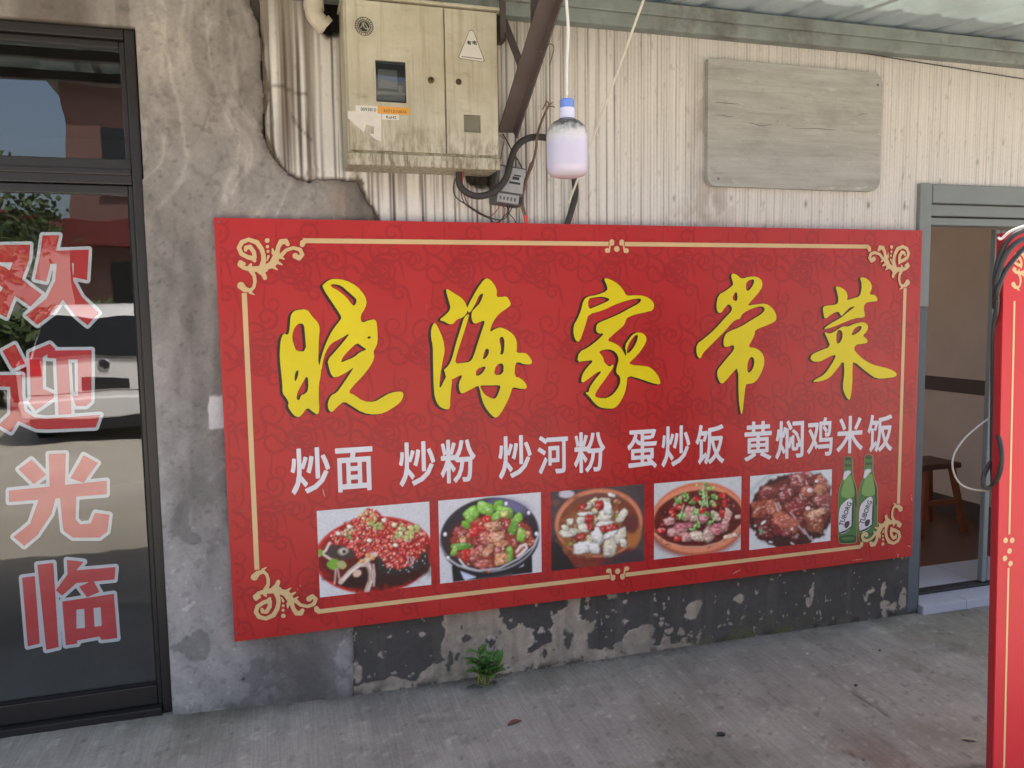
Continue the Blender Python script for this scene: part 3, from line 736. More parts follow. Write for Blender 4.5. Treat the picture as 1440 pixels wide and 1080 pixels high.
for zz in (zt, 2 * BZC - zt):
    bar(bt[0] - 0.01, BXC - gapx, zz - bw, zz + bw); bar(BXC + gapx, 2 * BXC - bt[0] + 0.01, zz - bw, zz + bw)
for xx in (xl, 2 * BXC - xl): bar(xx - bw, xx + bw, 2 * BZC - bl[2], bl[2])
for sz in (1, -1):
    us = 0.00021
    xs, ys, X, Y = lattice(BXC - 0.07, BXC + 0.07, BZC - 0.75, BZC + 0.75, 0.0016)
    ctr = (692, 360)
    D = np.full(X.shape, 1e9)
    zb_ = zt if sz > 0 else 2 * BZC - zt
    for st in ([(590,318,52),(600,345,40)], [(556,360,14),(545,430,16),(520,485,34)], [(490,475,46),(491,475,46)], [(692,445,56),(693,445,56)]):
        for mir in (1, -1):
            D = np.minimum(D, sd_stroke([(BXC + mir * (a - 692) * us, zb_ - sz * (b - 352) * us, r * us) for a, b, r in st], X, Y))
    v, f_ = iso_faces(D, xs, ys)
    put('centre_mark', np.stack([v[:, 0], v[:, 0] * 0, v[:, 1]], 1), f_, mGold, sign, 4)

# five calligraphic characters, traced outline by outline
CH = {}
CH['xiao'] = (380, 380, 4.91, [
 [(180,275),(255,268),(290,320),(330,360),(343,400),(335,480),(333,560),(332,650),(352,660),(350,720),(335,790),(335,900),(340,960),(328,1000),(290,975),(255,945),(215,1005),(190,1015),(160,1000),(120,940),(130,915),(110,880),(85,850),(85,790),(75,700),(65,600),(70,490),(90,435),(125,450),(135,400),(140,320),(155,290)],
 [(365,100),(400,70),(440,58),(520,68),(600,110),(650,170),(667,215),(660,255),(625,310),(625,350),(640,362),(680,345),(730,338),(740,400),(742,500),(725,540),(712,560),(720,605),(690,665),(640,730),(570,800),(540,845),(580,860),(640,905),(720,910),(770,880),(830,845),(910,835),(922,860),(905,905),(870,935),(790,985),(720,998),(640,985),(560,935),(510,905),(470,935),(425,985),(400,960),(398,910),(420,865),(460,845),(500,790),(560,700),(580,668),(520,710),(445,745),(420,720),(405,670),(395,620),(450,560),(510,490),(555,430),(480,475),(420,505),(385,560),(365,620),(355,690),(338,690),(340,650),(370,540),(410,450),(440,400),(480,350),(495,325),(460,270),(420,210),(380,150),(360,110)]],
 [[(185,375),(215,365),(235,380),(240,440),(250,560),(180,560),(165,520),(150,470),(160,410)],
  [(170,775),(168,720),(185,690),(197,692),(190,740)],
  [(260,715),(265,830),(235,858),(215,860),(200,900),(180,890),(185,850),(210,800)],
  [(415,100),(440,95),(490,105),(540,150),(575,180),(600,205),(585,245),(565,240),(530,190),(470,140),(425,118)],
  [(600,500),(640,530),(670,548),(620,565),(580,600),(530,620),(485,640),(500,600),(550,545)],
  [(670,458),(695,456),(695,470),(672,474)]])
CH['hai'] = (590, 380, 4.91, [
 [(180,122),(240,160),(290,190),(320,230),(335,280),(305,325),(255,340),(235,370),(205,375),(175,355),(135,345),(165,320),(200,290),(215,260),(205,220),(190,170)],
 [(105,355),(130,400),(165,480),(175,560),(160,620),(148,690),(138,760),(138,828),(180,740),(200,715),(226,755),(220,800),(212,880),(210,960),(170,960),(130,935),(105,880),(98,800),(95,700),(93,600),(92,520),(80,470),(80,400)],
 [(325,270),(350,215),(400,125),(440,70),(460,55),(490,65),(520,105),(535,140),(530,185),(560,185),(600,180),(620,205),(633,240),(600,265),(555,295),(520,335),(495,385),(485,430),(520,405),(560,393),(610,415),(650,445),(672,490),(672,530),(668,572),(720,570),(745,580),(775,620),(775,650),(720,650),(690,635),(660,640),(655,735),(700,745),(740,790),(740,818),(700,820),(640,805),(630,850),(600,920),(560,990),(530,1022),(500,1005),(455,950),(430,890),(412,800),(395,800),(340,830),(290,855),(275,830),(270,780),(300,720),(260,735),(222,757),(182,742),(175,700),(165,690),(200,660),(225,610),(250,510),(285,400),(308,322),(345,300),(335,335),(310,420),(280,510),(252,600),(245,645),(300,640),(350,632),(372,600),(400,510),(430,420),(455,345),(420,355),(380,372),(360,345),(358,290),(385,260),(420,225),(445,155),(410,172),(395,210),(370,260),(345,298)]],
 [[(560,460),(580,460),(588,500),(580,580),(555,585),(565,540),(548,480)],[(460,540),(480,545),(478,580),(450,615),(435,615),(448,560)],
  [(395,680),(460,660),(450,690),(420,725),(385,730)],[(530,650),(582,640),(578,720),(510,725)],[(415,795),(480,795),(555,793),(560,810),(530,885),(500,888),(450,860),(425,820)]])
CH['jia'] = (790, 380, 5.14, [
 [(300,55),(350,65),(410,100),(450,150),(465,185),(530,180),(600,185),(650,215),(670,250),(660,290),(600,305),(530,320),(490,335),(465,350),(455,390),(420,425),(370,465),(325,510),(380,525),(430,560),(462,620),(480,660),(500,685),(580,690),(640,700),(690,750),(712,800),(712,828),(650,815),(570,785),(475,760),(470,820),(460,880),(420,960),(380,1000),(320,1000),(270,990),(230,955),(205,920),(165,880),(195,885),(200,850),(240,790),(295,725),(250,740),(200,780),(140,822),(145,760),(180,705),(235,650),(170,655),(110,665),(125,590),(190,560),(260,505),(310,455),(270,460),(248,440),(250,400),(265,380),(340,350),(420,315),(500,270),(560,240),(580,205),(530,205),(450,225),(380,250),(300,290),(190,320),(180,370),(160,430),(130,515),(105,515),(85,470),(85,400),(115,350),(140,290),(155,220),(185,190),(250,180),(330,150),(330,115)],
 [(455,548),(490,490),(530,450),(585,452),(617,490),(600,540),(550,610),(490,668),(465,690),(452,640),(470,605)]],
 [[(190,205),(240,195),(300,190),(355,210),(310,235),(250,260),(192,285)],
  [(265,585),(340,568),(390,590),(415,640),(400,690),(390,740),(425,770),(420,830),(380,890),(330,925),(270,925),(235,910),(260,860),(320,780),(380,690),(365,680),(345,700),(305,665),(300,630),(280,605)],
  [(468,602),(476,548),(515,482),(540,466),(553,470),(545,510),(520,560),(490,595)]])
CH['chang'] = (960, 370, 4.907, [
 [(340,70),(375,80),(405,110),(450,95),(510,92),(545,115),(553,160),(520,210),(470,265),(445,295),(500,285),(570,278),(610,300),(640,340),(650,380),(635,405),(580,430),(500,460),(498,490),(480,530),(450,580),(500,585),(535,605),(560,640),(565,690),(550,740),(520,800),(485,830),(445,835),(435,840),(425,920),(412,1040),(400,1040),(385,920),(385,715),(340,760),(300,810),(265,838),(240,790),(238,740),(270,700),(320,640),(355,600),(355,560),(290,585),(280,550),(290,500),(310,475),(400,440),(480,390),(555,345),(570,310),(540,295),(470,315),(410,350),(395,385),(370,390),(340,410),(300,460),(240,520),(180,580),(140,620),(120,665),(95,630),(95,560),(150,520),(220,460),(290,380),(340,330),(340,300),(315,280),(290,310),(265,345),(240,340),(232,290),(245,220),(300,190),(345,155),(350,140),(335,95)]],
 [[(375,195),(380,250),(365,265),(340,245),(355,210)],[(440,125),(490,108),(495,130),(475,170),(450,195),(435,180)],[(480,645),(497,665),(490,720),(465,755),(447,755),(445,700),(460,655)]])
CH['cai'] = (1120, 380, 5.4, [
 [(480,55),(520,55),(560,85),(577,130),(550,185),(600,185),(622,235),(560,240),(520,250),(510,290),(520,340),(515,360),(440,365),(340,405),(270,435),(200,450),(250,410),(340,360),(400,310),(455,270),(400,285),(380,310),(360,330),(340,350),(320,310),(270,330),(215,375),(205,330),(200,280),(225,268),(310,262),(320,220),(310,170),(295,120),(340,130),(380,160),(390,200),(380,230),(440,210),(480,200),(495,150),(495,90)],
 [(210,465),(250,485),(300,460),(350,425),(390,430),(440,405),(510,392),(545,415),(540,460),(500,500),(530,515),(545,550),(500,560),(450,565),(435,600),(470,645),(540,700),(620,730),(700,745),(765,780),(755,810),(690,820),(610,825),(540,780),(430,685),(425,740),(425,860),(410,980),(395,985),(370,950),(350,890),(365,780),(360,680),(310,750),(250,820),(180,845),(120,848),(150,825),(210,795),(265,720),(310,635),(240,660),(180,695),(130,695),(105,675),(115,640),(180,610),(260,580),(235,520)]],
 [[(305,460),(340,450),(355,500),(330,555),(302,555)],[(415,495),(440,440),(480,420),(500,430),(480,465),(440,490)]])
for key, (ox, oy, s, pos, neg) in CH.items():
    P = [np.array([(ox + a / s, oy + b / s) for a, b in p]) for p in pos]; H = [np.array([(ox + a / s, oy + b / s) for a, b in p]) for p in neg]
    allp = np.concatenate(P); lo_, hi_ = allp.min(0) - 9, allp.max(0) + 7
    xs, ys, X, Y = lattice(lo_[0], hi_[0], lo_[1], hi_[1], 0.7)
    D = np.full(X.shape, 1e9)
    for p in P: D = np.minimum(D, sd_poly(chaikin(p), X, Y))
    for p in H: D = np.maximum(D, -sd_poly(chaikin(p), X, Y))
    ch_o = sdf_mesh('calligraphic_character', D, xs, ys, onb(4), mYel, sign)
    k = 1.0 if ox < 900 else 0.8
    D2 = np.full(X.shape, 1e9)
    for sx_, sy_ in ((-4.2 * k, 1.4 * k), (-3.2 * k, -0.6 * k), (-2 * k, 1.0 * k)):
        Ds = np.full(X.shape, 1e9)
        for p in P: Ds = np.minimum(Ds, sd_poly(chaikin(p), X - sx_, Y - sy_))
        for p in H: Ds = np.maximum(Ds, -sd_poly(chaikin(p), X - sx_, Y - sy_))
        D2 = np.minimum(D2, Ds)
    sdf_mesh('character_shadow', D2, xs, ys, onb(2), mBlk, ch_o)

# white line of dish names
a1, a2 = (400, 600, 5.143), (680, 570, 2.4)
DISH = [('炒', a1, 45, 330, 140, 495), ('面', a1, 370, 640, 138, 478), ('炒', a1, 828, 1090, 97, 437), ('粉', a1, 1128, 1382, 80, 415),
        ('炒', a2, 50, 162, 97, 250), ('河', a2, 182, 285, 97, 235), ('粉', a2, 305, 410, 85, 230), ('蛋', a2, 485, 585, 78, 218), ('炒', a2, 600, 697, 65, 210),
        ('饭', a2, 715, 812, 60, 202), ('黄', a2, 880, 972, 50, 190), ('焖', a2, 985, 1080, 47, 183), ('鸡', a2, 1092, 1178, 38, 175), ('米', a2, 1192, 1280, 32, 165), ('饭', a2, 1295, 1380, 27, 160)]
for c, (ox, oy, s), x0, x1, y0, y1 in DISH:
    w = (x1 - x0) / s; t = 0.078 * w / 2
    X0, X1, Y0, Y1 = ox + x0 / s, ox + x1 / s, oy + y0 / s + t, oy + y1 / s - t
    A = at((X0 + X1) / 2, Y0, y=YB); B = at((X0 + X1) / 2, Y1, y=YB); Lx = at(X0, (Y0 + Y1) / 2, y=YB)[0]; Rx = at(X1, (Y0 + Y1) / 2, y=YB)[0]
    text_mesh('dish_character', c, 0.018, Lx, Rx, B[2], A[2], YB - 0.0012, mWht, sign)

# ---- printed dish photos: painted cell by cell
class Paint:
    def __init__(s, q, ox, oy, sc, nx, ny, bgc, seed):
        s.q = q; s.nx, s.ny = nx, ny; s.rng = np.random.default_rng(seed); s.seed = seed
        s.U, s.Vv = np.meshgrid(np.linspace(0, 1, nx), np.linspace(0, 1, ny), indexing='ij')
        TL, TR, BR, BL = q
        # zoom coordinates of every cell
        s.X = (TL[0] * (1 - s.U) + TR[0] * s.U) * (1 - s.Vv) + (BL[0] * (1 - s.U) + BR[0] * s.U) * s.Vv
        s.Y = (TL[1] * (1 - s.U) + TR[1] * s.U) * (1 - s.Vv) + (BL[1] * (1 - s.U) + BR[1] * s.U) * s.Vv
        s.c = np.ones((nx, ny, 3)) * np.array(bgc)
        s.n = fbm(s.X, s.Y, 0.02, octs=4, seed=seed); s.n2 = fbm(s.X, s.Y, 0.045, octs=3, seed=seed + 9); s.n3 = fbm(s.X, s.Y, 0.03, 0.06, 3, seed + 19)
        s.corners = [(ox + a / sc, oy + b / sc) for a, b in q]
    def ell(s, cx, cy, rx, ry, col, rot=0, soft=0.04, nz=0.0, grad=0.0):
        a = math.radians(rot); dx, dy = s.X - cx, s.Y - cy
        u = (dx * math.cos(a) + dy * math.sin(a)) / rx; v = (-dx * math.sin(a) + dy * math.cos(a)) / ry
        r = np.hypot(u, v) + nz * s.n
        k = sstep(1 + soft, 1 - soft, r)[..., None]
        c = np.array(col) * (1 + grad * (-v))[..., None] if grad else np.array(col)
        s.c = s.c * (1 - k) + k * c; return r
    def poly(s, pts, col, soft=5, nz=0.0, tex=0.0):
        d = sd_poly(np.array(pts, float), s.X + 14 * nz * s.n, s.Y + 14 * nz * s.n2); k = sstep(soft, -soft, d)[..., None]
        s.c = s.c * (1 - k) + k * np.array(col) * (1 + tex * s.n2)[..., None]
    def line(s, pts, r, col, k0=1.0):
        d = sd_stroke([(a, b, r) for a, b in pts], s.X, s.Y); k = k0 * sstep(4, -4, d)[..., None]
        s.c = s.c * (1 - k) + k * np.array(col)
    def chunk(s, cx, cy, rx, ry, col, rot=0, hi=0.5, rim=0.35, tex=1.0):
        a = math.radians(rot); dx, dy = s.X - cx, s.Y - cy
        u = (dx * math.cos(a) + dy * math.sin(a)) / rx; v = (-dx * math.sin(a) + dy * math.cos(a)) / ry
        ph = s.rng.uniform(0, 6)
        r = (np.abs(u) ** 4 + np.abs(v) ** 4) ** (1 / 4) * (1 + 0.14 * np.sin(2 * np.arctan2(v, u) + ph)) + tex * (0.26 * s.n + 0.18 * s.n2)
        k = sstep(1.08, 0.94, r)[..., None]
        lt = 1.12 - 0.5 * (dy / (ry + rx)) - 0.4 * (dx / (ry + rx)) - rim * sstep(0.6, 1.05, r) + tex * (0.75 * s.n2 + 0.5 * s.n3)
        c = np.array(col) * np.clip(lt, 0.25, 1.8)[..., None]
        sp = (sstep(0.18, 0.42, s.n3 + 0.35 * s.n2 - 0.15 * (u + v)) * sstep(0.95, 0.7, r))[..., None] * hi
        c = c * (1 - sp) + sp * np.array([0.85, 0.78, 0.72])
        sh = (sstep(1.35, 1.0, r) * 0.45)[..., None]; s.c = s.c * (1 - sh * 0.6)
        s.c = s.c * (1 - k) + k * c
    def scatter(s, pts, n, cols, r0, r1, hi=0.4):
        P = np.array(pts, float); lo_, hi_ = P.min(0), P.max(0); k = 0
        while k < n:
            x, y = s.rng.uniform(lo_[0], hi_[0]), s.rng.uniform(lo_[1], hi_[1])
            if sd_poly(P, np.array([[x]]), np.array([[y]]))[0, 0] > 0: continue
            c = cols[s.rng.integers(len(cols))]; r = s.rng.uniform(r0, r1)
            s.bit(x, y, r, r * s.rng.uniform(0.5, 1), c, s.rng.uniform(0, 180), hi); k += 1
    def bit(s, cx, cy, rx, ry, col, rot, hi=0.3):
        R = max(rx, ry) * 1.5
        i0 = max(0, int((cx - R - s.X.min()) / (s.X.max() - s.X.min()) * s.nx) - 2); i1 = min(s.nx, int((cx + R - s.X.min()) / (s.X.max() - s.X.min()) * s.nx) + 3)
        X, Y = s.X[i0:i1], s.Y[i0:i1]
        a = math.radians(rot); dx, dy = X - cx, Y - cy
        u = (dx * math.cos(a) + dy * math.sin(a)) / rx; v = (-dx * math.sin(a) + dy * math.cos(a)) / ry
        r = np.hypot(u, v); k = sstep(1.15, 0.8, r)[..., None]
        c = np.array(col) * np.clip(1.1 - 0.35 * (dy + dx) / R, 0.4, 1.7)[..., None]
        sp = np.exp(-((u + 0.3) ** 2 + (v + 0.3) ** 2) / 0.12)[..., None] * hi; c = c * (1 - sp) + sp * 0.8
        sh = (sstep(1.7, 1.0, r) * 0.3)[..., None]
        s.c[i0:i1] = s.c[i0:i1] * (1 - sh); s.c[i0:i1] = s.c[i0:i1] * (1 - k) + k * c
    def finish(s, name, label):
        W = at_many(s.corners, YB); x0 = (W[0, 0] + W[3, 0]) / 2; x1 = (W[1, 0] + W[2, 0]) / 2; z1 = (W[0, 2] + W[1, 2]) / 2; z0 = (W[2, 2] + W[3, 2]) / 2
        V = np.stack([x0 + (x1 - x0) * s.U, np.full(s.U.shape, YB - 0.0012), z1 + (z0 - z1) * s.Vv], -1).reshape(-1, 3)
        Q = grid_quads(s.nx, s.ny)[:, ::-1]
        for ax in (0, 1):
            e = np.pad(s.c, [(1, 1) if k == ax else (0, 0) for k in range(3)], mode='edge')
            s.c = 0.2 * (e[:-2] if ax == 0 else e[:, :-2]) + 0.6 * s.c + 0.2 * (e[2:] if ax == 0 else e[:, 2:])
        s.c *= (1.18 + 0.16 * fbm(s.X, s.Y, 0.11, octs=2, seed=s.seed + 3))[..., None]
        o = np_mesh(name, V, Q, mPrint, sign, s.c.reshape(-1, 3), smooth=False); o['label'] = label
        if o.data.polygons[0].normal.y > 0: o.data.flip_normals()
        return o

# fish head with chopped chilli
p = Paint([(45,135),(1222,40),(1235,912),(68,1042)], 440, 700, 7.446, 158, 122, lin(205, 204, 204), 5)
p.c *= (1 + 0.05 * p.n)[..., None]
p.ell(640, 600, 632, 405, lin(196, 52, 44), -6, 0.02); p.ell(640, 600, 600, 378, lin(150, 26, 24), -6, 0.03)
p.ell(640, 640, 560, 330, lin(96, 22, 20), -6, 0.1, 0.2); p.ell(780, 780, 430, 150, lin(56, 26, 24), -6, 0.2, 0.3); p.ell(480, 860, 200, 70, lin(48, 22, 22), -8, 0.2, 0.3)
p.poly([(120,560),(180,490),(330,470),(450,520),(440,610),(330,650),(190,630),(130,600)], lin(74, 56, 52), 8, 1, 0.4)
p.poly([(640,560),(1000,560),(1200,480),(1210,700),(1080,760),(840,810),(680,800)], lin(52, 46, 44), 10, 1, 0.5)
heap = [(150,480),(190,370),(330,270),(480,200),(560,110),(650,120),(740,210),(900,240),(1080,290),(1190,380),(1190,520),(1100,640),(1020,700),(900,740),(760,730),(700,620),(560,580),(460,620),(380,520),(240,480)]
p.poly(heap, lin(160, 30, 28), 8, 1, 0.5)
p.scatter(heap, 520, [lin(206,44,40), lin(196,34,34), lin(226,80,56), lin(150,22,24), lin(216,70,74), lin(232,120,90)], 9, 24)
p.scatter(heap, 170, [lin(228,214,190), lin(226,160,130), lin(214,190,160), lin(226,130,110)], 5, 13)
p.scatter([(480,190),(570,110),(640,130),(660,260),(560,280)], 26, [lin(214,190,140), lin(170,180,90), lin(220,110,70)], 12, 24)
p.scatter([(820,280),(1100,300),(1110,360),(960,450),(840,400)], 34, [lin(190,190,110), lin(216,206,160), lin(160,170,90)], 16, 30)
p.scatter([(320,300),(420,300),(390,440),(340,430)], 12, [lin(130,140,70), lin(196,190,140)], 14, 24)
p.scatter([(600,270),(700,270),(700,340),(620,340)], 8, [lin(170,190,100), lin(150,170,80)], 16, 28)
for a in ((580,445),(855,495),(260,370),(735,235),(375,300)): p.bit(a[0], a[1], 26, 20, lin(226,218,196), 20, 0.4)
p.ell(310, 556, 54, 36, lin(168,158,146), -8, 0.25, 0.3); p.ell(312, 556, 34, 26, lin(206,198,184), -8, 0.2); p.ell(318, 560, 22, 20, lin(66,58,36), 0, 0.2); p.ell(322, 562, 11, 11, lin(20,18,16))
p.line([(60,600),(130,550),(170,470)], 12, lin(214,200,190)); p.line([(110,590),(180,640),(250,660)], 12, lin(208,190,176)); p.ell(75, 570, 26, 36, lin(120,160,60))
p.ell(215, 690, 66, 56, lin(122,164,58), 0, 0.1, 0.3); p.ell(290, 700, 50, 40, lin(170,170,110), 20, 0.1, 0.3)
for q in ([(230,740),(225,830),(215,900)], [(250,740),(265,830),(280,880)]): p.line(q, 8, lin(196,160,150))
p.line([(280,880),(380,770),(470,700),(560,690)], 24, lin(206,184,168)); p.line([(300,860),(390,770),(470,715)], 7, lin(236,224,212)); p.line([(560,690),(590,760),(590,860),(550,970)], 26, lin(196,168,152)); p.line([(575,700),(604,780),(600,870),(565,960)], 6, lin(230,214,202)); p.line([(560,730),(572,800),(566,880)], 6, lin(150,112,102)); p.line([(620,700),(630,800),(620,920)], 10, lin(196,170,160))
p.ell(450, 790, 46, 36, lin(216,180,160), -30, 0.1); p.line([(480,690),(560,640),(640,590)], 26, lin(222,196,176)); p.line([(600,690),(600,860)], 5, lin(150,110,104))
for q in ((500,660),(560,600),(610,630)): p.bit(q[0], q[1], 26, 20, lin(226,150,70), 10)
for q in [(1010,620,1040,690),(1050,640,1010,720),(980,600,990,680)]: p.line([q[:2], q[2:]], 4, lin(190,190,196))
for _ in range(26): p.bit(p.rng.uniform(660,1180), p.rng.uniform(600,820), 6, 5, lin(210,205,205), 0, 0.2)
p.finish('dish_photo', 'printed photo of a chopped red chilli fish head on a red plate')

# dry pot of pork and green pepper
p = Paint([(50,145),(1160,55),(1168,922),(65,1045)], 610, 685, 7.7125, 144, 114, lin(206, 204, 206), 15)
p.poly([(185,850),(1060,690),(1065,930),(200,1030)], lin(34,32,36)); p.poly([(280,910),(450,975),(330,1010),(310,985)], lin(196,206,226)); p.poly([(850,890),(1000,770),(960,860)], lin(190,196,214))
p.poly([(440,985),(840,930),(840,960),(440,1010)], lin(70,60,60)); 
p.ell(605, 540, 545, 425, lin(38,36,42), -9, 0.015); p.ell(605, 520, 540, 400, lin(150,148,154), -9, 0.012); p.ell(603, 510, 532, 392, lin(46,42,52), -9, 0.015)
p.ell(800, 210, 210, 80, lin(110,106,140), 10, 0.6); p.ell(600, 560, 470, 310, lin(78,36,30), -9, 0.12)
for q in ((120,508),(1025,278),(1110,505),(150,765),(775,180)): p.bit(q[0], q[1], 18, 22, lin(226,226,226), 0, 0.3)
meat = [(300,440),(450,330),(600,330),(820,330),(1000,400),(1060,480),(1050,600),(900,740),(800,800),(640,870),(450,860),(330,830),(210,720),(170,560)]
p.poly(meat, lin(150,62,48), 8, 1, 0.5)
rr = p.rng
for k in range(64):
    while True:
        x, y = rr.uniform(150, 1070), rr.uniform(330, 880)
        if sd_poly(np.array(meat, float), np.array([[x]]), np.array([[y]]))[0, 0] < 5: break
    c = [lin(176,84,62), lin(204,128,92), lin(160,58,52), lin(196,110,110), lin(214,160,110), lin(150,72,44)][rr.integers(6)]
    p.chunk(x, y, rr.uniform(34, 62), rr.uniform(24, 44), c, rr.uniform(0, 180), 0.35)
for (x, y, a, b, rot) in [(490,470,60,110,-60),(560,350,70,40,-30),(430,480,70,40,-40),(340,730,44,60,10),(650,220,30,30,0)]: p.chunk(x, y, a, b, lin(196,40,36), rot, 0.3, 0.3, 0.45)
for (x, y, a, b, rot) in [(400,290,90,60,-35),(550,230,80,70,10),(690,200,50,50,0),(760,270,80,66,0),(670,310,60,40,-30),(860,420,45,90,25),(940,520,42,80,12),(810,730,40,76,-15),(290,640,96,36,-8),(215,690,30,50,20),(340,405,40,40,0),(910,330,40,50,-30)]:
    p.chunk(x, y, a, b, [lin(112,170,54), lin(96,156,50), lin(132,184,70)][rr.integers(3)], rot, 0.35, 0.3, 0.4)
p.chunk(755, 290, 38, 40, lin(206,196,120), 0, 0.3)
for (x, y, a, b, rot) in [(540,560,50,86,-5),(570,700,60,44,-40),(505,830,70,50,0),(720,610,60,44,-30),(660,540,80,62,0),(435,740,56,56,0),(720,780,66,72,0),(640,420,80,52,-15)]:
    p.chunk(x, y, a, b, [lin(210,150,104), lin(190,100,88), lin(202,140,104)][rr.integers(3)], rot, 0.35)
p.line([(890,700),(930,640),(990,620),(1000,660),(940,720),(900,750)], 14, lin(224,210,200)); p.line([(270,780),(320,850),(370,880)], 9, lin(226,220,220))
p.scatter(meat, 70, [lin(232,200,170), lin(220,150,130), lin(110,30,24)], 6, 13)
p.line([(65,640),(110,750),(260,850),(480,905),(700,880),(920,770),(1080,640),(1150,480)], 8, lin(190,190,196))
p.finish('dish_photo', 'printed photo of a black pan of pork pieces with green peppers')

# clay pot of white fish in brown broth
p = Paint([(35,135),(1130,50),(1130,950),(45,1055)], 770, 675, 8.31, 134, 112, lin(78, 68, 68), 25)
p.c *= (1 + 0.25 * p.n)[..., None]; p.ell(200, 900, 300, 260, lin(40,34,36), 0, 0.4); p.ell(210, 160, 85, 46, lin(196,190,196), 0, 0.2, 0.2); p.ell(90, 260, 50, 40, lin(110,74,70), 0, 0.3)
p.poly([(110,640),(180,800),(300,1000),(380,1040),(520,1030),(900,960),(1000,800)], lin(120,50,40), 20, 0, 0.3); p.ell(900, 960, 260, 120, lin(66,54,60), -10, 0.4)
p.ell(595, 500, 515, 402, lin(196,110,78), -4, 0.015); p.ell(595, 505, 500, 388, lin(206,134,100), -4, 0.02); p.ell(595, 515, 470, 362, lin(128,66,46), -4, 0.03)
p.ell(560, 590, 430, 300, lin(150,96,56), -4, 0.2, 0.3); p.ell(600, 230, 300, 70, lin(118,72,62), 0, 0.3, 0.3); p.ell(1000, 640, 90, 160, lin(176,110,60), 10, 0.3); p.ell(960, 520, 100, 120, lin(104,54,50), 0, 0.3, 0.3)
rr = p.rng; pot = [(170,560),(260,420),(420,280),(620,190),(800,250),(960,350),(1000,560),(900,760),(700,880),(450,860),(260,760)]
for k in range(46):
    while True:
        x, y = rr.uniform(150, 1000), rr.uniform(200, 880)
        if sd_poly(np.array(pot, float), np.array([[x]]), np.array([[y]]))[0, 0] < 0: break
    p.chunk(x, y, rr.uniform(26, 60), rr.uniform(18, 36), [lin(206,196,160), lin(150,100,60), lin(170,120,70), lin(190,176,140), lin(130,70,50)][rr.integers(5)], rr.uniform(-40, 40), 0.25)
for (x, y, a, b, rot) in [(660,250,66,48,0),(660,420,90,66,20),(690,330,56,70,0),(400,470,60,52,0),(415,560,56,50,0),(235,610,96,46,-15),(255,480,40,34,0),(570,660,60,100,-30),(720,790,78,110,0),(660,510,90,30,5),(840,650,86,62,-30),(420,780,110,74,-5),(540,800,56,66,0),(860,420,52,80,30),(740,180,44,20,8),(460,300,50,34,0),(880,740,44,44,0),(200,550,40,34,0),(730,630,86,36,-20),(440,390,90,22,-8)]:
    p.chunk(x, y, a, b, [lin(214,208,190), lin(218,214,206), lin(206,200,178)][rr.integers(3)], rot, 0.2, 0.4, 0.6)
for (x, y, a, b, rot) in [(595,300,44,66,0),(740,555,90,34,-14),(385,655,50,34,0),(480,450,44,60,0),(490,550,40,40,0),(400,310,50,30,-30),(640,570,40,40,0)]: p.chunk(x, y, a, b, lin(176,44,44), rot, 0.3)
p.ell(260, 740, 22, 20, lin(140,160,60)); p.ell(800, 420, 18, 22, lin(130,160,70))
p.finish('dish_photo', 'printed photo of a clay pot with white fish slices in brown broth')

# orange bowl with herbs and beef
p = Paint([(60,145),(1080,68),(1078,925),(65,1035)], 912, 662, 8.31, 130, 110, lin(198, 200, 198), 35)
p.c *= (1 + 0.08 * p.n)[..., None]
p.ell(560, 640, 560, 370, lin(150,70,56), -4, 0.12); p.ell(580, 560, 560, 425, lin(202,112,78), -6, 0.03, 0, 0.15); p.ell(575, 565, 545, 390, lin(224,142,106), -6, 0.03); p.ell(580, 560, 525, 335, lin(104,40,34), -6, 0.03)
p.ell(560, 600, 470, 270, lin(84,30,26), -6, 0.2, 0.4)
rr = p.rng; bow = [(100,560),(220,400),(420,290),(700,260),(920,330),(1050,480),(1000,640),(800,800),(560,850),(300,810),(140,680)]
p.scatter(bow, 90, [lin(120,50,36), lin(150,70,50), lin(70,26,22), lin(150,40,34)], 14, 34, 0.25)
for (x, y, a, b, rot) in [(235,585,72,40,-5),(330,690,110,56,-25),(400,640,100,40,0),(450,770,90,50,-10),(560,760,80,60,0),(690,740,60,90,-20),(790,680,90,56,-20),(900,580,52,110,15),(640,540,66,52,-30),(780,530,76,40,25),(450,500,46,90,15),(960,760,80,26,-15),(520,550,40,40,0),(1040,540,40,20,0),(930,470,50,16,35),(330,360,70,26,-50)]:
    p.chunk(x, y, a, b, [lin(206,176,158), lin(216,196,172), lin(196,140,132), lin(190,110,118)][rr.integers(4)], rot, 0.35)
for (x, y) in [(340,420),(270,490),(760,400),(880,380),(620,460),(860,290),(150,690),(540,340),(850,500),(330,790)]: p.chunk(x, y, 44, 34, lin(184,44,40), rr.uniform(0,180), 0.4)
for (x, y, r) in [(330,330,50),(430,300,56),(630,220,96),(600,300,70),(690,200,60),(680,520,60),(760,300,60),(540,640,60),(540,470,40),(700,590,44),(380,520,46),(500,380,46),(640,380,50),(720,370,40)]:
    for _ in range(7): p.bit(x + rr.normal(0, r * 0.5), y + rr.normal(0, r * 0.5), rr.uniform(14, 30), rr.uniform(10, 18), [lin(110,164,72), lin(140,190,96), lin(84,130,60), lin(170,200,130)][rr.integers(4)], rr.uniform(0, 180), 0.25)
for q in ([(620,170),(640,330),(600,450)], [(660,240),(680,420)], [(520,420),(560,560),(580,650)], [(400,400),(350,560)]): p.line(q, 6, lin(186,206,150))
p.line([(70,735),(200,830),(400,885),(620,890),(820,840),(1000,720),(1075,640)], 9, lin(232,170,140), 0.8)
p.finish('dish_photo', 'printed photo of an orange bowl of beef slices topped with green herbs')

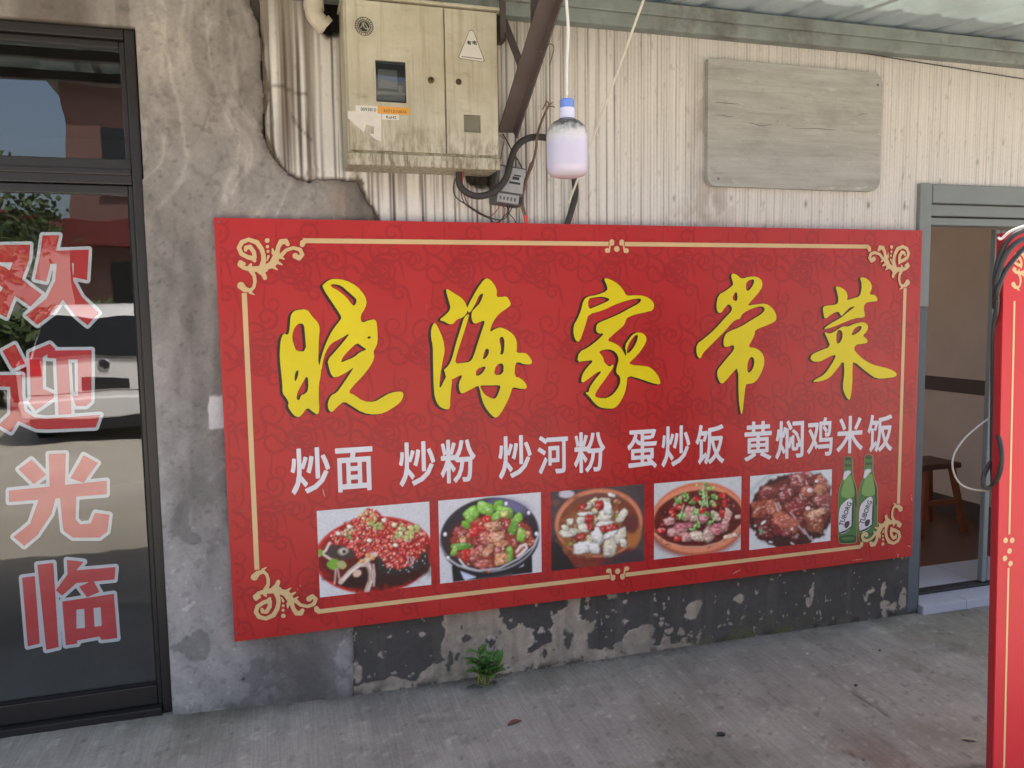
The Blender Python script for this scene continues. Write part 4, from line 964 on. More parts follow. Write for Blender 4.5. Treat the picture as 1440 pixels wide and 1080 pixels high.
# braised pork
p = Paint([(75,155),(1032,88),(1022,922),(75,1020)], 1045, 650, 8.31, 122, 106, lin(206, 208, 208), 45)
p.ell(560, 500, 540, 430, lin(176,184,184), -6, 0.05); p.ell(560, 510, 510, 400, lin(206,208,206), -6, 0.05); p.ell(550, 580, 500, 430, lin(62,28,28), -6, 0.03, 0.08)
rr = p.rng; heap = [(130,480),(200,310),(450,210),(620,130),(860,190),(1020,310),(1020,560),(950,740),(700,840),(480,840),(250,860),(130,700)]
p.poly(heap, lin(112,42,40), 10, 1, 0.5)
for k in range(40):
    while True:
        x, y = rr.uniform(110, 1020), rr.uniform(140, 860)
        if sd_poly(np.array(heap, float), np.array([[x]]), np.array([[y]]))[0, 0] < 0: break
    p.chunk(x, y, rr.uniform(50, 90), rr.uniform(36, 66), [lin(140,58,52), lin(120,44,40), lin(160,80,66), lin(104,36,36), lin(150,64,66)][rr.integers(5)], rr.uniform(0, 180), 0.35)
for (x, y, a, b, rot, c) in [(210,540,86,110,20,lin(150,66,46)),(350,540,100,80,20,lin(166,92,70)),(480,370,110,84,0,lin(132,52,54)),(610,540,110,96,20,lin(140,50,50)),(500,690,140,100,28,lin(176,96,74)),(830,690,110,130,0,lin(150,84,56)),(940,440,110,100,-30,lin(150,74,72)),(620,220,96,74,0,lin(150,72,72)),(740,350,84,72,0,lin(160,84,64)),(890,320,70,56,30,lin(186,124,90)),(260,810,90,76,0,lin(110,36,34)),(860,590,110,40,-12,lin(206,160,130)),(300,330,90,60,20,lin(136,64,60))]:
    p.chunk(x, y, a, b, c, rot, 0.4)
for q in [(370,480,400,570),(400,470,430,540),(520,320,540,380),(650,380,670,430),(720,220,735,260),(620,150,660,230),(700,780,780,900),(640,740,720,840),(790,870,810,930),(540,580,600,650)]: p.line([q[:2], q[2:]], 6, lin(224,204,204), 0.8)
for q in ((770,330,36),(850,225,24),(565,780,20),(750,540,30)): p.bit(q[0], q[1], q[2], q[2] * .8, lin(222,196,190), 0, 0.5)
p.bit(232, 698, 36, 14, lin(224,226,214), -40); p.bit(208, 800, 20, 24, lin(90,160,80), 0); p.bit(570, 950, 30, 9, lin(216,190,190), 35); p.bit(320, 930, 26, 10, lin(206,200,196), 10); p.bit(140, 735, 16, 12, lin(190,180,170), 0)
p.finish('dish_photo', 'printed photo of glossy braised pork cubes on a white plate')

# two green beer bottles printed next to the last photo
mBotG = vinyl('bottle_green_print', lin(72, 118, 62)); mBotL = vinyl('bottle_light_print', lin(120, 160, 84)); mBotD = vinyl('bottle_dark_print', lin(44, 74, 42)); mLab = vinyl('bottle_label_print', lin(214, 212, 214)); mLabD = vinyl('bottle_label_ink', lin(66, 56, 72))
for bi, (dx_, dy_) in enumerate(((0, 0), (172, -14))):
    T = lambda pts: np.array([(1165 + (a + dx_) / 6, 620 + (b + dy_) / 6) for a, b in pts])
    out = [(135,150),(150,132),(185,132),(200,150),(202,200),(200,270),(212,330),(236,400),(240,470),(238,850),(220,862),(110,866),(88,855),(84,700),(86,480),(92,410),(120,340),(134,260)]
    P = chaikin(T(out), 2); lo_, hi_ = P.min(0) - 2, P.max(0) + 2
    xs, ys, X, Y = lattice(lo_[0], hi_[0], lo_[1], hi_[1], 0.45)
    db = sd_poly(P, X, Y)
    bo = sdf_mesh('bottle_print', db - 0.9, xs, ys, onb(3), vinyl('bottle_halo_print', lin(150, 150, 96)), sign)
    sdf_mesh('bottle_glass', db, xs, ys, onb(4), mBotG, bo)
    def sub(name, pts, mt, lay, sm=1):
        sdf_mesh(name, np.maximum(sd_poly(chaikin(T(pts), sm), X, Y), db), xs, ys, onb(lay), mt, bo)
    sub('bottle_shine', [(150,290),(196,290),(205,350),(222,420),(220,480),(110,480),(108,420),(132,350)], mBotL, 5, 2)
    sub('bottle_cap', [(135,132),(200,132),(202,166),(134,166)], mBotD, 5)
    sub('bottle_edge', [(214,330),(240,400),(244,560),(226,560),(222,440)], mBotD, 6)
    sub('neck_label', [(128,262),(170,246),(196,262),(160,300),(124,345)], mLab, 6)
    sub('neck_ribs', [(140,196),(198,196),(198,216),(140,216)], mBotD, 6, 0)
    sub('bottle_base', [(84,800),(240,790),(240,868),(86,870)], mBotD, 5)
    sub('base_shine', [(104,812),(220,806),(222,838),(106,842)], mBotG, 6)
    sub('bottle_label', [(92,560),(130,520),(178,478),(206,500),(200,640),(196,730),(150,775),(92,792),(82,700)], mLab, 7, 2)
    sub('label_rim', [(200,500),(214,520),(208,700),(190,760),(196,640)], mLabD, 7, 2)
    sub('label_emblem', [(130,690),(180,668),(176,720),(140,745)], mLabD, 8, 2)
    sub('label_rim', [(96,770),(150,752),(196,716),(196,728),(150,770),(96,786)], mLabD, 8, 1)
    c0 = at(*T([(138, 615)])[0], y=YB); hgt = abs(at(*T([(138, 500)])[0], y=YB)[2] - at(*T([(138, 715)])[0], y=YB)[2])
    text_mesh('label_lettering', 'TUBORG', 0.02, c0[0] - hgt * 0.48, c0[0] + hgt * 0.48, c0[2] - 0.013, c0[2] + 0.013, YB - 0.0034, mLabD, bo, rot=math.radians(66))

# scuffs on the vinyl
mScuff = vinyl('scuffed_vinyl', lin(214, 150, 144))
for (px, py, L_, a, r) in [(455, 693, 11, 75, .9), (1036, 804, 12, -28, .6), (1206, 787, 14, -8, .5), (1265, 685, 6, 88, .4), (1282, 700, 8, 86, .5), (1263, 782, 6, 85, .6), (1278, 768, 5, 20, .6), (340, 719, 2.2, 0, .9), (422, 824, 4, 80, .5), (419, 829, 3, 60, .4), (600, 432, 7, 100, .35)]:
    a_ = math.radians(a); xs, ys, X, Y = lattice(px - L_, px + L_, py - L_, py + L_, 0.3)
    D = sd_stroke([(px - math.cos(a_) * L_ / 2, py - math.sin(a_) * L_ / 2, r * .4), (px, py, r), (px + math.cos(a_) * L_ / 2, py + math.sin(a_) * L_ / 2, r * .3)], X, Y) + 0.5 * fbm(X, Y, 0.5, octs=2, seed=int(px))
    if (D < 0).any(): sdf_mesh('scuff', D, xs, ys, onb(6), mScuff, sign)
# nails that hold the board
mNail = pmat('nail_steel', lin(120, 112, 108), rough=0.4, metal=0.8)
for (px, py) in [(308, 312), (1078, 323), (1290, 330), (333, 890), (1276, 776), (340, 719)]:
    c_ = at(px, py, y=YB); m = MB(); m.lathe([(0.004, 0.0), (0.0035, -0.0025), (0.0015, -0.0035)], (c_[0], YB, c_[2]), 10, 'Y'); m.build('nail', mNail, sign)

# ------------------------------------------------------------------ black framed glass door at left
mFrame = pmat('black_aluminium', lin(50, 47, 46), rough=0.38, metal=0.25, var=0.08, scale=12, spec=0.5)
mGlass = glass_mat('door_glass', 0.15, (0.93, 0.95, 0.94))
mGask = pmat('rubber_gasket', lin(28, 27, 27), rough=0.7)
door = thing('glass_door', 'black framed glass door with red welcome characters, left edge of the view', 'door', (-1.05, 0.04, 0.0))
FX = LD1 - 0.006                     # outer right edge of the frame
IX = FX - 0.048                      # glass edge
FZ0, FZ1 = 0.03, LDT - 0.006
TR0, TR1 = 1.905, 1.988              # transom bar
def fr(name, *a, bev=0.004, mt=None): mb = MB(); mb.box(*a, bev, 2); return mb.build(name, mt or mFrame, door)
fr('frame_stile', FX - 0.032, FX, 0.012, 0.085, FZ0, FZ1); fr('leaf_stile', IX, FX - 0.034, 0.026, 0.075, 0.062, TR0 - 0.002); fr('transom_stile', IX - 0.004, FX - 0.034, 0.03, 0.075, TR1 + 0.002, FZ1 - 0.036)
fr('frame_stile', LD0 + 0.004, LD0 + 0.04, 0.012, 0.085, FZ0, FZ1)
fr('frame_head', LD0 + 0.042, FX - 0.034, 0.012, 0.085, FZ1 - 0.034, FZ1); fr('transom_bead', LD0 + 0.044, IX - 0.006, 0.03, 0.075, FZ1 - 0.058, FZ1 - 0.036)
fr('transom_bar', LD0 + 0.042, FX - 0.034, 0.014, 0.083, TR0, TR1); fr('transom_ledge', LD0 + 0.044, FX - 0.036, 0.006, 0.0135, TR0 + 0.03, TR0 + 0.05)
fr('leaf_rail', LD0 + 0.05, IX - 0.002, 0.026, 0.075, TR0 - 0.032, TR0 - 0.003)
zb = at(225, 962, y=0.03)[2]
fr('bottom_rail', LD0 + 0.05, IX - 0.002, 0.026, 0.075, 0.064, zb); fr('threshold', LD0 + 0.042, FX - 0.034, -0.004, 0.09, FZ0 - 0.02, 0.06)
fr('leaf_stile', LD0 + 0.042, LD0 + 0.09, 0.026, 0.075, 0.062, TR0 - 0.002)
GXL = LD0 + 0.09
m = MB(); m.box(GXL, IX + 0.004, 0.045, 0.050, zb - 0.004, TR0 - 0.03); pane = m.build('glass_pane', mGlass, door)
m = MB(); m.box(LD0 + 0.044, IX, 0.045, 0.050, TR1 - 0.002, FZ1 - 0.056); m.build('glass_pane', mGlass, door)
m = MB(); m.box(IX - 0.007, IX - 0.001, 0.038, 0.0445, zb, TR0 - 0.034); m.build('gasket', mGask, door)
m = MB(); m.box(GXL, IX - 0.008, 0.038, 0.0445, zb, zb + 0.006); m.build('gasket', mGask, door)
# stickers behind the glass, red with a white margin
mStR = pmat('sticker_red', lin(206, 44, 52), rough=0.5, var=0.03); mStW = pmat('sticker_white', lin(214, 214, 222), rough=0.5, var=0.03)
def Z(ox, oy, s, polys): return [np.array([(ox + a / s, oy + b / s) for a, b in p]) for p in polys]
STK = [
 (Z(0, 0, 2, [[(-40,690),(85,688),(82,730),(60,790),(34,850),(18,893),(-8,880),(-30,862),(5,815),(36,738),(-40,738)], [(-20,738),(15,752),(118,828),(86,862),(-20,790)],
    [(120,662),(167,662),(157,705),(250,702),(245,788),(206,780),(208,740),(142,742),(130,792),(98,785),(112,720)], [(160,738),(202,738),(206,790),(230,835),(278,880),(246,915),(210,885),(177,842),(150,880),(105,914),(72,886),(130,840),(155,790)]]), []),
 (Z(0, 400, 4.5, [[(15,420),(95,378),(158,500),(80,535)], [(-60,575),(140,572),(140,700),(155,800),(215,840),(290,850),(635,825),(605,905),(300,918),(230,915),(150,880),(115,862),(70,935),(-10,890),(65,820),(65,648),(-60,645)],
    [(185,430),(315,375),(352,410),(270,460),(272,660),(340,690),(340,720),(225,798),(180,740),(195,720)], [(300,418),(580,415),(578,740),(545,770),(480,770),(455,700),(495,705),(492,475),(432,475),(452,820),(370,825),(355,470),(300,465)]]), []),
 (Z(0, 540, 2, [[(25,300),(300,272),(300,310),(25,332)], [(137,197),(185,195),(182,300),(140,300)], [(52,240),(88,212),(130,255),(95,282)], [(235,200),(275,222),(235,278),(198,265)],
    [(112,315),(158,315),(145,365),(105,425),(68,456),(38,430),(85,392)], [(168,315),(215,312),(212,380),(225,395),(255,392),(268,362),(308,368),(302,415),(280,432),(205,432),(178,412)]]), []),
 (Z(0, 540, 2, [[(62,545),(98,540),(112,730),(78,738)], [(105,508),(150,503),(165,740),(130,748)], [(188,495),(236,500),(214,524),(325,515),(322,550),(215,560),(175,595),(157,580),(190,535)], [(222,570),(262,552),(280,585),(245,600)], [(175,612),(320,590),(330,715),(285,720),(280,710),(216,722),(218,730),(185,735)]]),
  Z(0, 540, 2, [[(215,635),(237,632),(239,686),(215,688)], [(263,630),(283,628),(286,680),(266,683)]]))]
for P, H in STK:
    A = np.concatenate(P); lo_, hi_ = A.min(0) - 8, A.max(0) + 8
    xs, ys, X, Y = lattice(lo_[0], hi_[0], lo_[1], hi_[1], 0.8)
    D = np.full(X.shape, 1e9)
    for q in P: D = np.minimum(D, sd_poly(q, X, Y))
    Dw = D - 4.6
    for q in H: D = np.maximum(D, -sd_poly(q, X, Y))
    so = sdf_mesh('welcome_character', D, xs, ys, lambda v: at_many(v, 0.0525), mStR, door)
    sdf_mesh('white_margin', Dw, xs, ys, lambda v: at_many(v, 0.0535), mStW, so)

# ------------------------------------------------------------------ canopy over the pavement
mSheet = pmat('canopy_sheet', lin(190, 198, 194), rough=0.6, var=0.16, scale=3, translucent=0.36, spec=0.35)
mBeam = pmat('painted_beam', lin(132, 139, 133), rough=0.65, var=0.22, scale=9, grime=tuple(lin(104, 104, 96)), gscale=5, gthr=0.56)
canopy = thing('street_canopy', 'pale grey-green corrugated canopy sheeting above the ribbed wall', 'canopy', (1.5, 0, 2.56))
CX0, CX1, CYF = -3.0, 8.0, -1.05
def cz(y): return 2.665 - 0.115 * (y / CYF)
m = MB(); m.box(CX0, CX1, -0.055, 0.0095, 2.553, 2.64, 0.004); m.build('wall_beam', mBeam, canopy)
m = MB(); m.box(CX0, CX1, -0.075, -0.058, 2.60, 2.648, 0.003); m.build('wall_flashing', mBeam, canopy)
pitch = 0.19; x = CX0; first = None
sheet_w = 0.76
for k in range(int((CX1 - CX0) / sheet_w)):
    x0 = CX0 + k * sheet_w; prof = []
    for q in range(4):
        a = x0 + q * pitch; prof += [(a, 0), (a + 0.11, 0), (a + 0.128, 0.012), (a + 0.168, 0.012), (a + 0.186, 0)]
    prof.append((x0 + sheet_w + 0.03, 0.0015))
    yy = [-0.0, CYF / 2, CYF]; vs = []; n = len(prof)
    for t in (0, 0.002):
        for y in yy: vs += [(px, y, cz(y) + pz + t + (0.0012 if k % 2 else 0)) for px, pz in prof]
    fs = []
    for l in (0, 1):
        for r in range(2):
            for i in range(n - 1): fs.append((l * 3 * n + r * n + i, l * 3 * n + r * n + i + 1, l * 3 * n + (r + 1) * n + i + 1, l * 3 * n + (r + 1) * n + i))
    for i in range(n - 1): fs.append((2 * n + i, 2 * n + i + 1, 5 * n + i + 1, 5 * n + i)); fs.append((i, i + 1, 3 * n + i + 1, 3 * n + i))
    m = MB(); m.add(vs, fs); m.build('roof_sheet', mSheet, canopy)
mSteel = pmat('brown_painted_steel', lin(92, 82, 79), rough=0.6, var=0.2, scale=14, grime=tuple(lin(98, 80, 68)), gscale=10, gthr=0.64)
for yv in (-0.76, -1.0):
    m = MB(); m.box(CX0, CX1, yv - 0.02, yv + 0.02, cz(yv) - 0.045, cz(yv) - 0.003, 0.002); m.build('purlin', mSteel, canopy)

# steel bracket that carries the canopy
A0 = at(712, 186, y=-0.035); B0 = at(812, -150, y=-0.62)
B0 = np.array([B0[0], B0[1], min(B0[2], cz(-0.62) - 0.05)])
brk = thing('canopy_bracket', 'brown steel angle brace slanting from beside the meter box up to the canopy', 'bracket', tuple(A0))
# solve: the brace passes (712,186) near the wall and (770,10) at about 0.45 m out
B1 = at(768, 10, y=-0.40); d_ = (B1 - A0); tt = (cz(-0.62) - 0.05 - A0[2]) / d_[2]; B0 = A0 + d_ * tt
m = MB(); m.beam(A0, B0, 0.006, 0.07, up=(1, 0.2, 0)); 
m.beam(A0 + np.array([0.03, 0.0, 0.0]), B0 + np.array([0.03, 0, 0.0]), 0.066, 0.006, up=(1, 0.2, 0)); m.build('diagonal_brace', mSteel, brk)
t0 = at(708, 28, y=-0.02); t1 = at(739, 108, y=-0.19)
m = MB(); m.beam(t0, t1, 0.028, 0.005, up=(0, 1, 0)); m.build('flat_tie', mSteel, brk)
u0 = at(752, 60, y=-0.30); u1 = at(752, -60, y=-0.40)
m = MB(); m.beam(u0, u1, 0.03, 0.005, up=(0, 1, 0)); m.build('flat_hanger', mSteel, brk)
v0 = at(704, 8, y=-0.03); v1 = at(704, 60, y=-0.03)
m = MB(); m.box(v0[0] - 0.012, v0[0] + 0.012, -0.06, 0.004, v1[2], 2.60, 0.002); m.build('wall_cleat', mSteel, brk)
wq = [at(a, b, y=yq) for a, b, yq in [(752, 66, -.33), (764, 72, -.33), (772, 62, -.34), (779, 66, -.34), (776, 80, -.34), (773, 91, -.34)]]
m = MB(); m.tube(wq, 0.0016, 5); m.build('tie_wire', pmat('rusty_wire', lin(80, 66, 58), rough=0.8), brk)

# ------------------------------------------------------------------ meter box
mBox, N, L, P = new_mat('cream_enamel')
tc = N.new('ShaderNodeTexCoord'); sep = N.new('ShaderNodeSeparateXYZ'); L.new(tc.outputs['Object'], sep.inputs[0])
def _noise(scale, sc=(1, 1, 1), detail=6, rough=0.65):
    mp = N.new('ShaderNodeMapping'); mp.inputs['Scale'].default_value = sc; L.new(tc.outputs['Object'], mp.inputs['Vector'])
    n = N.new('ShaderNodeTexNoise'); n.inputs['Scale'].default_value = scale; n.inputs['Detail'].default_value = detail; n.inputs['Roughness'].default_value = rough; L.new(mp.outputs[0], n.inputs['Vector']); return n.outputs['Fac']
def _mr(src, a, b, c, d):
    r = N.new('ShaderNodeMapRange'); r.inputs['From Min'].default_value = a; r.inputs['From Max'].default_value = b; r.inputs['To Min'].default_value = c; r.inputs['To Max'].default_value = d; L.new(src, r.inputs['Value']); return r.outputs[0]
def _math(op, a, b):
    r = N.new('ShaderNodeMath'); r.operation = op
    for k, v in enumerate((a, b)):
        if isinstance(v, (int, float)): r.inputs[k].default_value = v
        else: L.new(v, r.inputs[k])
    return r.outputs[0]
def _mix(f, a, b):
    r = N.new('ShaderNodeMix'); r.data_type = 'RGBA'; L.new(f, r.inputs[0])
    for k, v in ((6, a), (7, b)):
        if isinstance(v, tuple): r.inputs[k].default_value = (*v, 1)
        else: L.new(v, r.inputs[k])
    return r.outputs[2]
soft = _mr(_noise(5), .3, .7, 0, 1)
c_ = _mix(soft, tuple(lin(172, 163, 138)), tuple(lin(204, 197, 176)))
strk = _mr(_noise(1, (38, 38, 2.2), 5), .50, .72, 0, .55)          # rain streaks
c_ = _mix(strk, c_, tuple(lin(140, 126, 96)))
low = _mr(sep.outputs['Z'], .03, .19, 1, 0)                          # splash dirt gathers low on the box
drt = _math('MULTIPLY', low, _mr(_noise(1, (70, 70, 14), 6, .7), .44, .62, 0, .85))
c_ = _mix(drt, c_, tuple(lin(110, 96, 70)))
smr = _math('MULTIPLY', _mr(_noise(7, (1, 1, 2.4)), .56, .70, 0, .5), _mr(_noise(60), .4, .6, .3, 1))
c_ = _mix(smr, c_, tuple(lin(132, 118, 92)))
L.new(c_, P.inputs['Base Color']); P.inputs['Roughness'].default_value = 0.55
mBoxD = pmat('box_shadow_gap', lin(60, 50, 40), rough=0.8)
YM = -0.17
bx0, bx1, bz0, bz1 = 0.268, 0.806, 1.966, 2.517
mbx = thing('meter_box', 'grimy cream electricity meter box with two doors above the red board', 'meter box', (0.54, 0, bz0))
m = MB(); m.box(bx0, bx1, YM + 0.008, 0.008, bz0 + 0.02, bz1, 0.004, 2); m.build('housing', mBox, mbx)
m = MB(); m.box(bx0 - 0.004, bx1 + 0.002, YM - 0.006, YM + 0.007, bz0, bz0 + 0.042, 0.003); m.box(bx0, bx1, YM + 0.0075, -0.01, bz0 + 0.004, bz0 + 0.0195, 0.0); m.build('bottom_tray', mBox, mbx)
m = MB(); m.box(bx0 - 0.006, bx1 + 0.006, YM - 0.012, 0.004, bz1 + 0.001, bz1 + 0.012, 0.002); m.build('top_cap', mBox, mbx)
YD = YM - 0.004
xs_ = at(625, 110, y=YM)[0]
w0 = at(527, 84, y=YD); w1 = at(572, 146, y=YD)
dl = MB()
L0, L1, Z0, Z1 = bx0 + 0.008, xs_ - 0.002, bz0 + 0.05, bz1 - 0.006
for q in ((L0, w0[0], Z0, Z1), (w1[0], L1, Z0, Z1), (w0[0], w1[0], Z0, w1[2]), (w0[0], w1[0], w0[2], Z1)):
    dl.box(q[0], q[1], YD, YM + 0.0075, q[2], q[3])
dleft = dl.build('door_panel', mBox, mbx, smooth=False)
v0_ = at(652, 161, y=YD); v1_ = at(676, 187, y=YD)
dr = MB(); R0, R1 = xs_ + 0.004, bx1 - 0.006
for q in ((R0, v0_[0], Z0, Z1), (v1_[0], R1, Z0, Z1), (v0_[0], v1_[0], Z0, v1_[2]), (v0_[0], v1_[0], v0_[2], Z1)):
    dr.box(q[0], q[1], YD, YM + 0.0075, q[2], q[3])
dright = dr.build('door_panel', mBox, mbx, smooth=False)
mPane = glass_mat('meter_window', 0.08, (0.9, 0.92, 0.92))
mMeterG = pmat('meter_grey', lin(96, 100, 100), rough=0.5); mMeterD = pmat('meter_dark', lin(44, 48, 50), rough=0.4); mSil = pmat('silver_plate', lin(176, 170, 150), rough=0.4)
m = MB()
for q in ((w0[0] - .006, w0[0] + .001, w1[2] - .006, w0[2] + .006), (w1[0] - .001, w1[0] + .006, w1[2] - .006, w0[2] + .006), (w0[0] + .001, w1[0] - .001, w0[2] - .001, w0[2] + .006), (w0[0] + .001, w1[0] - .001, w1[2] - .006, w1[2] + .001)):
    m.box(q[0], q[1], YD - 0.003, YD - 0.0004, q[2], q[3])
m.build('window_rim', mBox, dleft)
m = MB(); m.box(w0[0] + .001, w1[0] - .001, YD + 0.001, YD + 0.003, w1[2] + .001, w0[2] - .001); m.build('window_pane', mPane, dleft)
m = MB(); m.box(w0[0], w1[0], YM + 0.0045, YM + 0.0072, w1[2], w0[2]); mt_ = m.build('meter_face', mMeterD, dleft)
wx, wz = w1[0] - w0[0], w0[2] - w1[2]
m = MB(); m.box(w0[0] + .1 * wx, w0[0] + .72 * wx, YM + 0.0028, YM + 0.0045, w1[2] + .35 * wz, w1[2] + .8 * wz); m.box(w0[0] + .05 * wx, w1[0] - .05 * wx, YM + 0.0028, YM + 0.0045, w1[2] + .06 * wz, w1[2] + .28 * wz); m.build('meter_register', mMeterG, dleft)
text_mesh('meter_digit', '8', 0.02, w0[0] + .74 * wx, w0[0] + .88 * wx, w1[2] + .28 * wz, w1[2] + .44 * wz, YM + 0.0022, pmat('faint_digit', lin(110, 112, 104)), dleft)
m = MB(); m.box(v0_[0], v1_[0], YM + 0.003, YM + 0.0072, v1_[2], v0_[2]); m.build('window_back', pmat('dim_window', lin(150, 142, 120), rough=0.5), dright)
m = MB(); m.box(v0_[0] + .001, v1_[0] - .001, YD + 0.0005, YD + 0.0022, v1_[2] + .001, v0_[2] - .001); m.build('window_pane', mPane, dright)
lk = at(606, 113, y=YD); m = MB(); m.lathe([(0.011, 0), (0.011, -0.004), (0.008, -0.006), (0.003, -0.0062)], (lk[0], YD, lk[2]), 16, 'Y'); m.build('lock', pmat('old_brass', lin(96, 80, 48), rough=0.4, metal=0.7), dleft)
m = MB(); m.box(lk[0] - .0012, lk[0] + .0012, YD - 0.0068, YD - 0.006, lk[2] - .005, lk[2] + .005); m.build('keyhole', mMeterD, dleft)
lk = at(645, 115, y=YD); m = MB(); m.lathe([(0.011, 0), (0.010, -0.003), (0.005, -0.004)], (lk[0], YD, lk[2]), 16, 'Y'); m.build('lock', pmat('rusty_lock', lin(66, 52, 40), rough=0.8), dright)
# emblem, stickers
bc = at(512, 37, y=YD); ring = MB(); nn = 28
for r0, r1 in ((0.0285, 0.031), (0.0195, 0.0225)):
    vs = []
    for k in range(nn):
        a = 2 * math.pi * k / nn; vs += [(bc[0] + r0 * math.cos(a), YD - 0.0006, bc[2] + r0 * math.sin(a)), (bc[0] + r1 * math.cos(a), YD - 0.0006, bc[2] + r1 * math.sin(a))]
    ring.add(vs, [(2 * k, 2 * k + 1, (2 * k + 3) % (2 * nn), (2 * k + 2) % (2 * nn)) for k in range(nn)])
for k in range(22):
    if k % 11 == 5: continue
    a = 2 * math.pi * k / 22; c, s = math.cos(a), math.sin(a)
    ring.add([(bc[0] + c * r - s * w, YD - 0.0006, bc[2] + s * r + c * w) for r, w in ((0.0235, -.0016), (0.0275, -.0016), (0.0275, .0016), (0.0235, .0016))], [(0, 1, 2, 3)])
mInk = pmat('faded_ink', lin(52, 56, 50), rough=0.6); mPaper = pmat('sticker_paper', lin(214, 208, 196), rough=0.6, var=0.06); mOr = pmat('orange_sticker', lin(216, 156, 70), rough=0.5, var=0.06)
ring.build('emblem', mInk, dleft, smooth=False)
xs, ys, X, Y = lattice(-0.02, 0.02, -0.02, 0.02, 0.0008)
Dd = np.hypot(X, Y) - 0.0175
for st in ([(-0.012, -0.006, .0012), (-0.006, 0.003, .0012), (-0.006, 0.013, .001)], [(0.000, 0.014, .0014), (-0.002, 0.0, .0014), (0.006, -0.008, .0014), (0.015, -0.006, .001)], [(0.003, 0.010, .001), (0.010, 0.0, .0012), (0.012, -0.012, .001)]): Dd = np.maximum(Dd, -sd_stroke(st, X, Y))
sdf_mesh('emblem_disc', Dd, xs, ys, lambda v: np.stack([bc[0] + v[:, 0], np.full(len(v), YD - 0.0006), bc[2] + v[:, 1]], 1), mInk, dleft)
def sticker(name, pts, mt, lay, par, yb=YD):
    P = at_many(pts, yb - 0.0003 - 0.0003 * lay); b = MB(); n = len(P)
    tri = tessellate_polygon([[Vector((p[0], p[2], 0)) for p in P]])
    b.add(P, [tuple(t) for t in tri]); o = b.build(name, mt, par, smooth=False)
    if len(o.data.polygons) and np.mean([q.normal.y for q in o.data.polygons]) > 0: o.data.flip_normals()
    return o
def tri_pts(g): return [(660 - g * .2, 44 - g), (663, 42.5 - g), (666 + g * .2, 45 - g), (680.5 + g, 84.5 + g * .3), (678.5 + g * .8, 86.5 + g * .7), (648 - g * .8, 82 + g * .7), (645.5 - g, 80 + g * .3)]
sticker('warning_triangle', tri_pts(1.0), mInk, 0, dright); sticker('triangle_face', tri_pts(0.0), mPaper, 1, dright); sticker('triangle_line', [(649, 79), (678, 82.5), (678, 83.5), (649, 80)], mInk, 2, dright)
for q, c in ((659.5, '有'), (667.5, '电')):
    a = at(q - 3.2, 57, y=YD); b = at(q + 3.2, 63.5, y=YD); text_mesh('warning_character', c, 0.03, a[0], b[0], b[2], a[2], YD - 0.0016, mInk, dright)
sticker('number_sticker', [(500, 148), (531, 149.5), (531, 158), (500, 157)], mPaper, 1, dleft); sticker('orange_sticker', [(531, 149), (576, 151.5), (576, 162), (531, 159.5)], mOr, 1, dleft); sticker('small_sticker', [(537, 160.5), (561, 161.5), (561, 169), (537, 168)], mPaper, 2, dleft)
sticker('torn_paper', [(489, 156), (536, 158), (536, 199), (528, 196), (519, 188), (526, 188), (526, 178), (515, 175), (512, 186), (498, 174), (489, 166)], pmat('torn_label', lin(214, 206, 194), rough=0.7, var=0.1, scale=30), 0, dleft)
def tx(s, x0, y0, x1, y1, lay, mt):
    a = at(x0, y0, y=YD); b = at(x1, y1, y=YD); text_mesh('printed_number', s, 0.012, a[0], b[0], b[2], a[2], YD - 0.0003 - 0.0003 * lay, mt, dleft)
tx('0093810', 507, 151, 529, 157.2, 2, mInk); tx('3271210026', 539, 153.8, 572, 159.6, 2, pmat('orange_ink', lin(120, 80, 40))); tx('RoHS', 543, 162.5, 557, 167.5, 3, mInk)

# ------------------------------------------------------------------ small meter, hose and wires under the box
sm = at(714, 262, y=-0.05)
smt = thing('cable_meter', 'small dusty grey meter hanging tilted on the ribbed wall below the meter box', 'meter', tuple(sm))
Mr = Matrix.Translation(Vector(sm)) @ Matrix.Rotation(math.radians(7), 4, 'Y')
mGrey = pmat('dusty_grey_plastic', lin(158, 156, 156), rough=0.6, var=0.14, scale=24); mGreyD = pmat('dark_grey_plastic', lin(92, 90, 90), rough=0.6)
k_ = 0.00272
m = MB(); m.box(-20 * k_, 20 * k_, -0.028, 0.045, -26 * k_, 26 * k_, 0.004, 2, M=Mr); m.build('meter_case', mGreyD, smt)
m = MB(); m.box(-16 * k_, 19 * k_, -0.034, -0.0285, -10 * k_, 24 * k_, 0.002, 1, M=Mr); fc = m.build('meter_cover', mGrey, smt)
m = MB(); m.box(-17 * k_, 14 * k_, -0.040, -0.0285, -25 * k_, -13 * k_, 0.002, 1, M=Mr); m.build('terminal_cover', mGrey, smt)
m = MB(); m.box(15 * k_, 19.5 * k_, -0.036, -0.0285, -24 * k_, -14 * k_, 0.001, 1, M=Mr); m.build('side_plug', mMeterD, smt)
for (a, b, c, d2) in ((2, 12, 8, 12), (-2, 14, 2, 5), (-8, -2, 14, 16), (4, 14, 13, 15)):
    m = MB(); m.box(a * k_, b * k_, -0.0346, -0.0342, c * k_, d2 * k_, 0, M=Mr); m.build('cover_print', mMeterD, fc)
for q in range(5):
    m = MB(); m.box((-14 + q * 5.2) * k_, (-11.5 + q * 5.2) * k_, -0.0410, -0.0402, -22 * k_, -17 * k_, 0, M=Mr); m.build('terminal_slot', mGreyD, smt)
